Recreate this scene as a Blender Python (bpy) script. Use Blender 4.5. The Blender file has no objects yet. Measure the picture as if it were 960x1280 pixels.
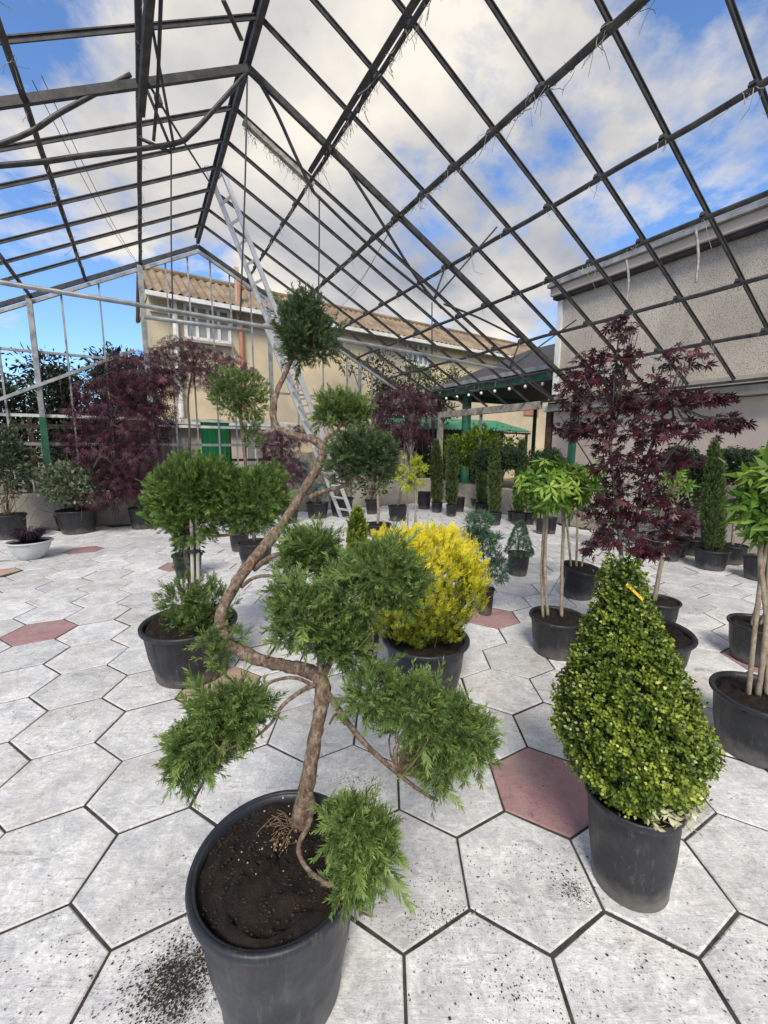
import bpy, math, numpy as np
from mathutils import Matrix, Vector
R = math.radians
rng = np.random.default_rng(7)
scene = bpy.context.scene
col = scene.collection

# ------------------------------------------------------------------ camera
F, YH, H, ROLL, TH = 527.0, 557.5, 1.5, -0.006, 0.006      # photo pixels, metres, radians
PIT = math.atan((640 - YH) / F)
cam_d = bpy.data.cameras.new('camera'); cam = bpy.data.objects.new('camera', cam_d); col.objects.link(cam)
cam_d.sensor_fit = 'VERTICAL'; cam_d.sensor_height = 36; cam_d.lens = F / 1280 * 36
cam_d.clip_start = 0.02; cam_d.clip_end = 2000
_r = np.array([1., 0, 0]); _f = np.array([0, math.cos(PIT), -math.sin(PIT)]); _u = np.array([0, math.sin(PIT), math.cos(PIT)])
_c, _s = math.cos(ROLL), math.sin(ROLL)
rr = _c * _r - _s * _u; uu = _s * _r + _c * _u
cam.matrix_world = Matrix([[rr[0], uu[0], -_f[0], 0], [rr[1], uu[1], -_f[1], 0], [rr[2], uu[2], -_f[2], H], [0, 0, 0, 1]])
scene.camera = cam

# greenhouse axes: A along the ridge (away), B across (to the right)
az = -math.pi / 6 + TH
A = np.array([math.sin(az), math.cos(az), 0]); B = np.array([math.cos(az), -math.sin(az), 0]); Z = np.array([0, 0, 1.])
C0 = np.array([0, 0, H])

# ------------------------------------------------------------------ sky, sun, exposure
SUN_EL, SUN_ANG = 46.0, -34.0
sd = -A * math.cos(R(SUN_ANG)) + B * math.sin(R(SUN_ANG))
sun_vec = Vector((sd[0] * math.cos(R(SUN_EL)), sd[1] * math.cos(R(SUN_EL)), math.sin(R(SUN_EL))))
world = bpy.data.worlds.new('World'); scene.world = world; world.use_nodes = True
wn = world.node_tree; wn.nodes.clear()


def wnode(t, **kw):
    n = wn.nodes.new(t)
    for k, v in kw.items():
        setattr(n, k, v)
    return n


sky = wnode('ShaderNodeTexSky', sky_type='NISHITA', sun_disc=False)
sky.sun_elevation = R(SUN_EL); sky.sun_rotation = math.atan2(sun_vec.x, sun_vec.y)
sky.air_density = 1.0; sky.dust_density = 0.3; sky.ozone_density = 2.5
bg = wnode('ShaderNodeBackground'); bg.inputs['Strength'].default_value = 0.12
tc = wnode('ShaderNodeTexCoord'); sep = wnode('ShaderNodeSeparateXYZ'); wn.links.new(tc.outputs['Generated'], sep.inputs[0])


def wmath(op, a, b=None, c=None):
    n = wnode('ShaderNodeMath', operation=op)
    for i, v in enumerate((a, b, c)):
        if v is None: continue
        if isinstance(v, (int, float)): n.inputs[i].default_value = v
        else: wn.links.new(v, n.inputs[i])
    return n.outputs[0]


den = wmath('ADD', wmath('MAXIMUM', sep.outputs[2], 0.0), 0.32)
cx_ = wmath('DIVIDE', sep.outputs[0], den); cy_ = wmath('DIVIDE', sep.outputs[1], den)
comb = wnode('ShaderNodeCombineXYZ'); wn.links.new(cx_, comb.inputs[0]); wn.links.new(cy_, comb.inputs[1]); comb.inputs[2].default_value = 3.7


def wnoise(scale, detail, rough, off, dist=0.0):
    m = wnode('ShaderNodeMapping'); wn.links.new(comb.outputs[0], m.inputs[0]); m.inputs['Location'].default_value = off
    n = wnode('ShaderNodeTexNoise'); wn.links.new(m.outputs[0], n.inputs['Vector'])
    n.inputs['Scale'].default_value = scale; n.inputs['Detail'].default_value = detail; n.inputs['Roughness'].default_value = rough
    n.inputs['Distortion'].default_value = dist
    return n.outputs['Fac']


def wramp(fac, stops):
    n = wnode('ShaderNodeValToRGB'); wn.links.new(fac, n.inputs[0])
    e = n.color_ramp.elements
    while len(e) < len(stops): e.new(0.5)
    for i, (p, c) in enumerate(stops):
        e[i].position = p; e[i].color = (*c, 1)
    return n.outputs[0]


n1 = wnoise(1.3, 12, 0.60, (5.2, 3.3, 1.1), 0.2)
cloud = wramp(n1, [(0.44, (0, 0, 0)), (0.48, (0.5,) * 3), (0.53, (1, 1, 1))])
n2 = wnoise(1.7, 8, 0.52, (2.45, 1.3, 1.0), 0.1)
ccol = wramp(n2, [(0.34, (1.7, 1.85, 2.2)), (0.47, (2.95, 2.92, 2.9)), (0.60, (4.6, 4.3, 3.85))])
skm = wnode('ShaderNodeMix', data_type='RGBA', blend_type='MULTIPLY'); skm.inputs[0].default_value = 1
wn.links.new(sky.outputs[0], skm.inputs[6]); skm.inputs[7].default_value = (0.70, 0.86, 1.05, 1)
mx = wnode('ShaderNodeMix', data_type='RGBA'); wn.links.new(cloud, mx.inputs[0])
wn.links.new(skm.outputs[2], mx.inputs[6]); wn.links.new(ccol, mx.inputs[7])
wn.links.new(mx.outputs[2], bg.inputs['Color'])
wo = wnode('ShaderNodeOutputWorld'); wn.links.new(bg.outputs[0], wo.inputs[0])

sun_d = bpy.data.lights.new('sun', 'SUN'); sun = bpy.data.objects.new('sun', sun_d); col.objects.link(sun)
sun_d.energy = 2.1; sun_d.angle = R(18); sun_d.color = (1.0, 0.91, 0.76)
sun.rotation_euler = sun_vec.to_track_quat('Z', 'Y').to_euler()
vs = scene.view_settings
vs.view_transform = 'Standard'; vs.look = 'None'; vs.gamma = 1; vs.exposure = 0.86; vs.use_curve_mapping = False
scene.cycles.max_bounces = 4; scene.cycles.diffuse_bounces = 2; scene.cycles.glossy_bounces = 2; scene.cycles.transmission_bounces = 3


# ------------------------------------------------------------------ pixel -> place
def ray(x, y):
    dx, dy = x - 480, y - 640
    X = (_c * dx - _s * dy) / F; V = (_s * dx + _c * dy) / F
    return np.array([X, math.cos(PIT) - V * math.sin(PIT), -math.sin(PIT) - V * math.cos(PIT)])


def gnd(x, y, z=0.0):
    r = ray(x, y); return C0 + r * ((z - H) / r[2])


def onY(x, y, Y):
    r = ray(x, y); return C0 + r * (Y / r[1])


def onplane(x, y, n, d):
    r = ray(x, y); return C0 + r * ((d - C0 @ n) / (r @ n))


def onT(x, y, t): return onplane(x, y, A, t)
def onS(x, y, s): return onplane(x, y, B, s)
def G(s, t, z=0.0): return s * B + t * A + np.array([0, 0, z])
def ST(P): return float(P @ B), float(P @ A)


def proj(P):
    d = np.asarray(P, float) - C0; c, s = math.cos(PIT), math.sin(PIT)
    zc = d[1] * c - d[2] * s; yc = -d[1] * s - d[2] * c
    X, Y = F * d[0] / zc, F * yc / zc
    return 480 + _c * X + _s * Y, 640 - _s * X + _c * Y, zc


# ------------------------------------------------------------------ materials
MATS = {}


class NT:
    def __init__(self, name):
        self.m = bpy.data.materials.new(name); self.m.use_nodes = True
        self.t = self.m.node_tree; self.t.nodes.clear()
        self.out = self.n('ShaderNodeOutputMaterial'); self.b = self.n('ShaderNodeBsdfPrincipled')
        self.t.links.new(self.b.outputs[0], self.out.inputs[0])

    def n(self, t, **kw):
        n = self.t.nodes.new(t)
        for k, v in kw.items(): setattr(n, k, v)
        return n

    def link(self, a, b): self.t.links.new(a, b)

    def coord(self, kind='Object', scale=(1, 1, 1)):
        tc = self.n('ShaderNodeTexCoord'); mp = self.n('ShaderNodeMapping'); mp.inputs['Scale'].default_value = scale
        self.link(tc.outputs[kind], mp.inputs[0]); return mp.outputs[0]

    def world(self, scale=(1, 1, 1)):
        g = self.n('ShaderNodeNewGeometry'); mp = self.n('ShaderNodeMapping'); mp.inputs['Scale'].default_value = scale
        self.link(g.outputs['Position'], mp.inputs[0]); return mp.outputs[0]

    def noise(self, vec, scale, detail=6, rough=0.55, dist=0.0):
        n = self.n('ShaderNodeTexNoise'); self.link(vec, n.inputs['Vector'])
        n.inputs['Scale'].default_value = scale; n.inputs['Detail'].default_value = detail
        n.inputs['Roughness'].default_value = rough; n.inputs['Distortion'].default_value = dist
        return n.outputs['Fac']

    def voro(self, vec, scale, rand=1.0):
        n = self.n('ShaderNodeTexVoronoi'); self.link(vec, n.inputs['Vector'])
        n.inputs['Scale'].default_value = scale; n.inputs['Randomness'].default_value = rand
        return n.outputs['Distance']

    def ramp(self, fac, stops):
        n = self.n('ShaderNodeValToRGB'); self.link(fac, n.inputs[0]); e = n.color_ramp.elements
        while len(e) < len(stops): e.new(0.5)
        for i, (p, c) in enumerate(stops):
            e[i].position = p; e[i].color = (*c, 1) if not isinstance(c, (int, float)) else (c, c, c, 1)
        return n.outputs[0]

    def mix(self, fac, a, b, mode='MIX'):
        n = self.n('ShaderNodeMix', data_type='RGBA', blend_type=mode)
        for i, v in ((0, fac), (6, a), (7, b)):
            if isinstance(v, (int, float)): n.inputs[i].default_value = v
            elif isinstance(v, tuple): n.inputs[i].default_value = (*v, 1)
            else: self.link(v, n.inputs[i])
        return n.outputs[2]

    def math(self, op, a, b=None):
        n = self.n('ShaderNodeMath', operation=op)
        for i, v in enumerate((a, b)):
            if v is None: continue
            if isinstance(v, (int, float)): n.inputs[i].default_value = v
            else: self.link(v, n.inputs[i])
        return n.outputs[0]

    def bump(self, h, strength=0.3, dist=0.01):
        n = self.n('ShaderNodeBump'); self.link(h, n.inputs['Height'])
        n.inputs['Strength'].default_value = strength; n.inputs['Distance'].default_value = dist
        self.link(n.outputs[0], self.b.inputs['Normal'])

    def color(self, c):
        if isinstance(c, tuple): self.b.inputs['Base Color'].default_value = (*c, 1)
        else: self.link(c, self.b.inputs['Base Color'])

    def set(self, rough=0.6, metal=0.0, spec=0.5):
        self.b.inputs['Roughness'].default_value = rough; self.b.inputs['Metallic'].default_value = metal
        self.b.inputs['Specular IOR Level'].default_value = spec
        return self.m


def simple(name, c1, c2, scale=8, rough=0.6, metal=0.0, bump=0.0, detail=6, spec=0.4, kind='Object'):
    k = NT(name); v = k.coord(kind) if kind != 'world' else k.world()
    n = k.noise(v, scale, detail, 0.6)
    k.color(k.ramp(n, [(0.33, c1), (0.67, c2)]))
    if bump: k.bump(k.noise(v, scale * 6, 5, 0.6), bump, 0.01)
    return k.set(rough, metal, spec)


def foliage_mat(name, dark, light, rough=0.5, trans=0.28, tip=None, spec=0.4):
    k = NT(name); at = k.n('ShaderNodeAttribute', attribute_name='tint')
    stops = [(0.0, dark), (1.0, light)] if tip is None else [(0.0, dark), (0.6, light), (1.0, tip)]
    c = k.ramp(at.outputs['Fac'], stops); k.color(c); k.set(rough, 0, spec)
    tr = k.n('ShaderNodeBsdfTranslucent'); k.link(c, tr.inputs['Color'])
    ms = k.n('ShaderNodeMixShader'); ms.inputs[0].default_value = trans
    k.link(k.b.outputs[0], ms.inputs[1]); k.link(tr.outputs[0], ms.inputs[2]); k.link(ms.outputs[0], k.out.inputs[0])
    return k.m


def tile_mat(name, base, alt):
    k = NT(name); w = k.world()
    oi = k.n('ShaderNodeObjectInfo')
    off = k.n('ShaderNodeVectorMath', operation='MULTIPLY_ADD')
    k.link(w, off.inputs[0]); off.inputs[1].default_value = (1, 1, 1)
    cb = k.n('ShaderNodeCombineXYZ'); k.link(k.math('MULTIPLY', oi.outputs['Random'], 37.0), cb.inputs[2]); k.link(cb.outputs[0], off.inputs[2])
    v = off.outputs[0]
    n_big = k.noise(v, 7.0, 8, 0.72, 0.6)
    c = k.mix(k.ramp(n_big, [(0.38, 0.0), (0.60, 1.0)]), base, alt)
    # per-tile tone
    tone = k.math('ADD', k.math('MULTIPLY', oi.outputs['Random'], 0.24), 0.80)
    cc = k.n('ShaderNodeCombineColor'); [k.link(tone, cc.inputs[i]) for i in range(3)]
    c = k.mix(1.0, c, cc.outputs[0], 'MULTIPLY')
    # warm worn patches
    n_w = k.noise(v, 2.2, 4, 0.6)
    c = k.mix(k.math('MULTIPLY', k.ramp(n_w, [(0.5, 0.0), (0.68, 1.0)]), 0.35), c, (0.50, 0.44, 0.36))
    # fine grime film
    n_f = k.noise(v, 55, 5, 0.7)
    c = k.mix(k.math('MULTIPLY', k.ramp(n_f, [(0.47, 1.0), (0.60, 0.0)]), 0.26), c, (0.24, 0.24, 0.26))
    # stretched scratches
    vs_ = k.n('ShaderNodeMapping'); vs_.inputs['Scale'].default_value = (8, 42, 1); vs_.inputs['Rotation'].default_value = (0, 0, 0.6); k.link(v, vs_.inputs[0])
    n_s = k.noise(vs_.outputs[0], 1.2, 5, 0.7, 0.8)
    c = k.mix(k.math('MULTIPLY', k.ramp(n_s, [(0.60, 0.0), (0.70, 1.0)]), 0.55), c, (0.17, 0.16, 0.16))
    # dark soil specks, clustered
    clus = k.ramp(k.noise(w, 2.6, 4, 0.6), [(0.44, 0.0), (0.64, 1.0)])
    # soil dust trodden in, in smears
    n_d = k.noise(w, 9, 8, 0.75, 0.9)
    c = k.mix(k.math('MULTIPLY', k.math('MULTIPLY', k.ramp(n_d, [(0.52, 0.0), (0.66, 1.0)]), clus), 0.6), c, (0.10, 0.09, 0.08))
    d3 = k.ramp(k.voro(w, 150), [(0.12, 1.0), (0.22, 0.0)])
    c = k.mix(k.math('MULTIPLY', d3, k.math('ADD', k.math('MULTIPLY', clus, 0.55), 0.18)), c, (0.10, 0.09, 0.085))
    d1 = k.voro(w, 70); sp = k.ramp(d1, [(0.10, 1.0), (0.17, 0.0)])
    d2 = k.voro(w, 26); sp2 = k.ramp(d2, [(0.07, 1.0), (0.13, 0.0)])
    s_ = k.math('MULTIPLY', k.math('MAXIMUM', sp, sp2), k.math('ADD', k.math('MULTIPLY', clus, 0.8), 0.2))
    c = k.mix(s_, c, (0.035, 0.03, 0.028))
    k.color(c)
    bh = k.math('ADD', k.noise(v, 14, 6, 0.6, 0.5), k.math('MULTIPLY', n_s, 0.35))
    k.bump(bh, 0.65, 0.012)
    return k.set(0.7, 0, 0.3)


M = MATS
M['tile'] = tile_mat('pale_concrete_tile', (0.63, 0.64, 0.665), (0.90, 0.90, 0.905))
M['tile_pink'] = tile_mat('pink_concrete_tile', (0.42, 0.22, 0.23), (0.52, 0.30, 0.30))
M['tile_tan'] = tile_mat('tan_concrete_tile', (0.50, 0.34, 0.24), (0.58, 0.42, 0.32))
M['joint'] = simple('joint_soil', (0.022, 0.019, 0.016), (0.085, 0.076, 0.064), 14, 0.95, bump=0.6, kind='world')
M['earth'] = simple('earth', (0.10, 0.085, 0.06), (0.19, 0.17, 0.13), 1.5, 0.95, bump=0.4, kind='world')
M['soil'] = simple('potting_soil', (0.005, 0.004, 0.0035), (0.030, 0.020, 0.015), 26, 0.97, bump=1.0, kind='world')
M['crumb'] = simple('soil_crumb', (0.014, 0.011, 0.010), (0.05, 0.036, 0.028), 60, 0.95, kind='world')
M['chip'] = simple('wood_chip', (0.32, 0.22, 0.10), (0.62, 0.52, 0.34), 60, 0.8, kind='world')
M['steel'] = simple('weathered_dark_steel', (0.024, 0.026, 0.031), (0.075, 0.072, 0.070), 12, 0.5, 0.2, 0.12, kind='world')
M['galv'] = simple('galvanised_steel', (0.20, 0.21, 0.22), (0.42, 0.43, 0.44), 7, 0.5, 0.4, 0.1, kind='world')
M['alu'] = simple('aluminium', (0.62, 0.63, 0.64), (0.78, 0.78, 0.78), 12, 0.4, 0.25, kind='world')
M['oldwood'] = simple('weathered_beam', (0.16, 0.14, 0.12), (0.42, 0.39, 0.34), 6, 0.8, bump=0.4, kind='world')
M['greenpaint'] = simple('green_paint', (0.012, 0.075, 0.045), (0.03, 0.13, 0.08), 6, 0.5, kind='world')
M['greenbright'] = simple('bright_green_sheet', (0.012, 0.20, 0.055), (0.02, 0.28, 0.09), 5, 0.45, kind='world')
M['greenroof'] = simple('green_roof_sheet', (0.035, 0.17, 0.105), (0.07, 0.25, 0.16), 3, 0.5, kind='world')
M['white'] = simple('white_paint', (0.55, 0.55, 0.54), (0.78, 0.78, 0.76), 5, 0.6, kind='world')
M['brown'] = simple('brown_timber', (0.05, 0.03, 0.022), (0.11, 0.07, 0.05), 8, 0.75, kind='world')
M['concrete'] = simple('low_wall_concrete', (0.24, 0.22, 0.19), (0.44, 0.41, 0.36), 2.4, 0.9, bump=0.5, kind='world')
M['cream'] = simple('cream_render', (0.38, 0.33, 0.26), (0.76, 0.63, 0.40), 0.33, 0.9, bump=0.2, kind='world')  # broad noise puts the facade's shaded greys and warm sunlit tones into the colour
M['pinkwall'] = simple('pinkish_plaster', (0.46, 0.38, 0.33), (0.62, 0.53, 0.47), 1.3, 0.9, bump=0.2, kind='world')
M['tileroof'] = simple('terracotta_roof', (0.15, 0.11, 0.078), (0.33, 0.25, 0.17), 1.6, 0.85, kind='world')
M['slate'] = simple('slate_roof', (0.022, 0.023, 0.028), (0.06, 0.06, 0.068), 6, 0.7, bump=0.3, kind='world')
M['darkwood'] = simple('dark_boards', (0.02, 0.014, 0.011), (0.05, 0.035, 0.028), 7, 0.8, kind='world')
M['glass'] = simple('window_glass', (0.16, 0.17, 0.18), (0.34, 0.35, 0.34), 1.5, 0.12, spec=0.6, kind='world')
M['copper'] = simple('copper_pipe', (0.36, 0.14, 0.09), (0.48, 0.22, 0.15), 4, 0.5, kind='world')
M['bulb'] = simple('bulb_glass', (0.85, 0.83, 0.78), (0.95, 0.93, 0.88), 5, 0.15, kind='world')
M['tag'] = simple('yellow_tag', (0.78, 0.46, 0.03), (0.85, 0.55, 0.05), 9, 0.5, kind='world')
M['whitetag'] = simple('white_tag', (0.7, 0.7, 0.62), (0.85, 0.85, 0.78), 9, 0.5, kind='world')
M['shred'] = simple('torn_film', (0.16, 0.15, 0.14), (0.42, 0.40, 0.37), 20, 0.6, kind='world')
M['wire'] = simple('wire', (0.06, 0.06, 0.065), (0.16, 0.16, 0.16), 9, 0.5, 0.4, kind='world')


def roughcast():
    k = NT('grey_roughcast'); v = k.world()
    big = k.noise(v, 0.9, 5, 0.6); fine = k.noise(v, 75, 3, 0.7)
    c = k.ramp(big, [(0.35, (0.48, 0.43, 0.37)), (0.65, (0.66, 0.60, 0.52))])
    c = k.mix(k.ramp(fine, [(0.38, 1.0), (0.52, 0.0)]), c, (0.27, 0.24, 0.205))
    st = k.noise(k.world((2.2, 2.2, 0.25)), 1.6, 5, 0.6)
    c = k.mix(k.math('MULTIPLY', k.ramp(st, [(0.52, 0.0), (0.7, 1.0)]), 0.45), c, (0.20, 0.185, 0.17))
    k.color(c); k.bump(fine, 0.9, 0.02); return k.set(0.95, 0, 0.2)


M['roughcast'] = roughcast()


def pot_mat(name, c1, c2, dust):
    k = NT(name); v = k.coord('Object'); w = k.world()
    c = k.ramp(k.noise(w, 9, 5, 0.6), [(0.3, c1), (0.7, c2)])
    sp = k.n('ShaderNodeSeparateXYZ'); k.link(w, sp.inputs[0])
    low = k.ramp(k.math('ADD', sp.outputs[2], k.math('MULTIPLY', k.noise(w, 13, 5, 0.65), 0.22)), [(0.10, 1.0), (0.21, 0.0)])
    sc = k.ramp(k.noise(k.world((30, 30, 4)), 1.5, 5, 0.7), [(0.58, 0.0), (0.72, 1.0)])
    d = k.math('MAXIMUM', k.math('MULTIPLY', low, dust), k.math('MULTIPLY', sc, dust * 0.55))
    d2 = k.ramp(k.noise(w, 34, 5, 0.7), [(0.60, 0.0), (0.70, 1.0)])
    c = k.mix(k.math('MULTIPLY', d2, 0.25), c, (0.18, 0.17, 0.16))
    k.color(k.mix(d, c, (0.17, 0.155, 0.14)))
    k.link(k.ramp(k.noise(w, 15, 4, 0.6), [(0.3, 0.34), (0.7, 0.56)]), k.b.inputs['Roughness'])
    k.bump(k.noise(w, 60, 4, 0.6), 0.12, 0.004)
    k.b.inputs['Specular IOR Level'].default_value = 0.4
    return k.m


M['pot'] = pot_mat('black_plastic_pot', (0.013, 0.0145, 0.018), (0.027, 0.029, 0.035), 0.85)
M['potblue'] = pot_mat('blue_black_pot', (0.016, 0.020, 0.028), (0.030, 0.036, 0.048), 0.6)
M['potwhite'] = pot_mat('pale_grey_bowl', (0.52, 0.56, 0.56), (0.66, 0.70, 0.70), 0.15)


def bark(name, c1, c2, c3, sc=1.0):
    k = NT(name); w = k.world((44 * sc, 44 * sc, 26 * sc))
    n = k.noise(w, 1.0, 8, 0.75, 0.25)
    c = k.ramp(n, [(0.32, c1), (0.5, c2), (0.68, c3)])
    k.color(c); k.bump(n, 0.9, 0.008); return k.set(0.9, 0, 0.2)


M['bark'] = bark('juniper_bark', (0.05, 0.033, 0.024), (0.20, 0.14, 0.105), (0.44, 0.36, 0.29), 1.6)
M['barkpale'] = bark('pale_bark', (0.16, 0.12, 0.08), (0.33, 0.27, 0.20), (0.48, 0.42, 0.34))
M['barkgrey'] = bark('grey_bark', (0.06, 0.05, 0.045), (0.15, 0.13, 0.115), (0.27, 0.25, 0.23))
M['twig'] = simple('twig', (0.10, 0.065, 0.04), (0.26, 0.18, 0.12), 30, 0.9, kind='world')
M['stake'] = simple('pale_stake', (0.42, 0.40, 0.36), (0.62, 0.60, 0.55), 10, 0.8, kind='world')
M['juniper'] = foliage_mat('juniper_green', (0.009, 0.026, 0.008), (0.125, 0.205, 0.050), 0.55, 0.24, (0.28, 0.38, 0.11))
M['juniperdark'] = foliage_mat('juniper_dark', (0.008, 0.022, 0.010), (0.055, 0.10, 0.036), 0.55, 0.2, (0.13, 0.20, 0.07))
M['thuja'] = foliage_mat('thuja_green', (0.020, 0.052, 0.012), (0.105, 0.19, 0.036), 0.5, 0.25, (0.22, 0.32, 0.075))
M['cypress'] = foliage_mat('cypress_green', (0.020, 0.046, 0.014), (0.085, 0.14, 0.038), 0.55, 0.2, (0.16, 0.22, 0.06))
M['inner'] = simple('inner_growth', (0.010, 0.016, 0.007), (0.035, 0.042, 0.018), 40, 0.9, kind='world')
M['gold'] = foliage_mat('golden_foliage', (0.06, 0.105, 0.012), (0.46, 0.47, 0.022), 0.5, 0.3, (0.92, 0.80, 0.06))
M['box'] = foliage_mat('box_leaf', (0.012, 0.032, 0.007), (0.13, 0.20, 0.020), 0.34, 0.24, (0.44, 0.50, 0.08), 0.5)
M['boxdead'] = foliage_mat('dry_box_leaf', (0.45, 0.42, 0.22), (0.80, 0.78, 0.58), 0.6, 0.2)
M['ball'] = foliage_mat('dark_ball_leaf', (0.008, 0.022, 0.010), (0.035, 0.07, 0.024), 0.4, 0.15, (0.075, 0.12, 0.04))
M['gum'] = foliage_mat('sweetgum_leaf', (0.055, 0.14, 0.016), (0.20, 0.36, 0.045), 0.45, 0.35, (0.40, 0.55, 0.10))
M['gumyellow'] = foliage_mat('yellow_sweetgum_leaf', (0.22, 0.30, 0.02), (0.52, 0.58, 0.05), 0.45, 0.4, (0.68, 0.72, 0.10))
M['maple'] = foliage_mat('purple_maple_leaf', (0.016, 0.005, 0.008), (0.085, 0.015, 0.026), 0.42, 0.28, (0.19, 0.04, 0.06), 0.5)
M['lace'] = foliage_mat('laceleaf_maple', (0.012, 0.005, 0.010), (0.095, 0.026, 0.048), 0.5, 0.28, (0.26, 0.09, 0.13))
M['laurel'] = foliage_mat('laurel_leaf', (0.010, 0.026, 0.008), (0.045, 0.085, 0.022), 0.35, 0.2, (0.13, 0.18, 0.05))
M['laurellight'] = foliage_mat('lit_laurel_leaf', (0.05, 0.10, 0.014), (0.20, 0.30, 0.035), 0.4, 0.3, (0.40, 0.48, 0.07))  # brighter copy of the laurel leaf, sunlight put into its colour
M['varieg'] = foliage_mat('variegated_leaf', (0.030, 0.058, 0.028), (0.16, 0.21, 0.12), 0.45, 0.2, (0.46, 0.48, 0.36))
M['blue'] = foliage_mat('blue_conifer', (0.045, 0.085, 0.085), (0.16, 0.26, 0.26), 0.55, 0.2, (0.30, 0.42, 0.42))
M['pine'] = foliage_mat('pine_needle', (0.028, 0.075, 0.045), (0.10, 0.20, 0.11), 0.5, 0.2, (0.18, 0.30, 0.16))
M['grass'] = foliage_mat('dark_grass', (0.010, 0.006, 0.012), (0.035, 0.018, 0.035), 0.5, 0.15, (0.09, 0.05, 0.08))
M['hedge'] = foliage_mat('dark_hedge_leaf', (0.010, 0.018, 0.012), (0.038, 0.055, 0.030), 0.45, 0.2, (0.10, 0.12, 0.06))  # darker, greyer green than the laurel leaf

# ------------------------------------------------------------------ mesh helpers
ORG = {}


def tag(o, label=None, cat=None, group=None, kind=None):
    for k, v in (('label', label), ('category', cat), ('group', group), ('kind', kind)):
        if v: o[k] = v
    return o


def thing(name, loc, label, cat, group=None):
    o = bpy.data.objects.new(name, None); col.objects.link(o); o.empty_display_size = 0.1
    o.location = tuple(map(float, loc)); ORG[o.name] = np.array(loc, float)
    return tag(o, label, cat, group)


def link(name, me, parent=None):
    o = bpy.data.objects.new(name, me); col.objects.link(o)
    if parent is not None:
        o.parent = parent; ORG[o.name] = ORG[parent.name]
    else:
        ORG[o.name] = np.zeros(3)
    return o


def mesh(name, V, Fc, mat, parent=None, smooth=False, tint=None):
    V = np.asarray(V, np.float64)
    if parent is not None: V = V - ORG[parent.name]
    me = bpy.data.meshes.new(name)
    if isinstance(Fc, np.ndarray):
        k = Fc.shape[1]; n = len(Fc)
        me.vertices.add(len(V)); me.vertices.foreach_set('co', V.astype(np.float32).ravel())
        me.loops.add(n * k); me.loops.foreach_set('vertex_index', Fc.astype(np.int32).ravel())
        me.polygons.add(n)
        me.polygons.foreach_set('loop_start', np.arange(0, n * k, k, dtype=np.int32))
        me.polygons.foreach_set('loop_total', np.full(n, k, dtype=np.int32))
        me.update(calc_edges=True); me.validate()
    else:
        me.from_pydata(V.tolist(), [], Fc); me.update()
    if smooth:
        me.polygons.foreach_set('use_smooth', np.ones(len(me.polygons), dtype=bool))
    if tint is not None:
        a = me.attributes.new('tint', 'FLOAT', 'POINT'); a.data.foreach_set('value', np.asarray(tint, np.float32))
    me.materials.append(M[mat])
    return link(name, me, parent)


def join(parts):
    Vs, Fs, o = [], [], 0
    for V, Fc in parts:
        Vs.append(np.asarray(V, float)); Fs += [[i + o for i in f] for f in Fc]; o += len(V)
    return np.concatenate(Vs), Fs


def unit(v): v = np.asarray(v, float); return v / max(np.linalg.norm(v), 1e-9)


def boxv(p0, p1, w, h, up=Z):
    """a square bar from p0 to p1, w wide (across), h deep (along up)"""
    p0 = np.asarray(p0, float); p1 = np.asarray(p1, float)
    d = unit(p1 - p0); up = np.asarray(up, float); up = up - d * (up @ d)
    if np.linalg.norm(up) < 1e-3:
        up = np.array([0, 1., 0]) - d * d[1]
    up = unit(up); x = np.cross(d, up)
    V = []
    for p in (p0, p1):
        for sx, sy in ((-1, -1), (1, -1), (1, 1), (-1, 1)):
            V.append(p + x * sx * w / 2 + up * sy * h / 2)
    Fc = [[3, 2, 1, 0], [4, 5, 6, 7], [0, 1, 5, 4], [1, 2, 6, 5], [2, 3, 7, 6], [3, 0, 4, 7]]
    return np.array(V), Fc


def smooth_path(pts, sub=5):
    pts = np.asarray(pts, float); n = len(pts)
    if n < 3: return pts
    out = []
    for i in range(n - 1):
        p0 = pts[max(i - 1, 0)]; p1 = pts[i]; p2 = pts[i + 1]; p3 = pts[min(i + 2, n - 1)]
        for k in range(sub):
            t = k / sub
            out.append(0.5 * ((2 * p1) + (p2 - p0) * t + (2 * p0 - 5 * p1 + 4 * p2 - p3) * t * t + (3 * p1 - p0 - 3 * p2 + p3) * t ** 3))
    out.append(pts[-1]); return np.array(out)


def tubev(pts, rad, n=8, wob=0.0):
    pts = np.asarray(pts, float); m = len(pts)
    rad = np.full(m, rad) if np.isscalar(rad) else np.asarray(rad, float)
    T_ = np.gradient(pts, axis=0); T_ /= np.maximum(np.linalg.norm(T_, axis=1, keepdims=True), 1e-9)
    ref = np.array([0.31, 0.83, 0.47]); ref = unit(ref - T_[0] * (ref @ T_[0]))
    V = []; ang = np.arange(n) * 2 * math.pi / n
    for i in range(m):
        ref = unit(ref - T_[i] * (ref @ T_[i])); b = np.cross(T_[i], ref)
        r = rad[i] * (1 + wob * rng.normal(size=n)) if wob else np.full(n, rad[i])
        V.append(pts[i] + (np.cos(ang) * r)[:, None] * ref + (np.sin(ang) * r)[:, None] * b)
    V = np.concatenate(V)
    Fc = [[i * n + j, i * n + (j + 1) % n, (i + 1) * n + (j + 1) % n, (i + 1) * n + j] for i in range(m - 1) for j in range(n)]
    Fc.append(list(range(n))[::-1]); Fc.append([(m - 1) * n + j for j in range(n)])
    return V, Fc


def limb(name, pts, r0, r1, mat, parent, n=8, sub=5, wob=0.06, power=1.0):
    P = smooth_path(pts, sub); t = np.linspace(0, 1, len(P))
    rad = r0 + (r1 - r0) * t ** power
    V, Fc = tubev(P, rad, n, wob)
    return mesh(name, V, Fc, mat, parent, smooth=True)


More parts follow.
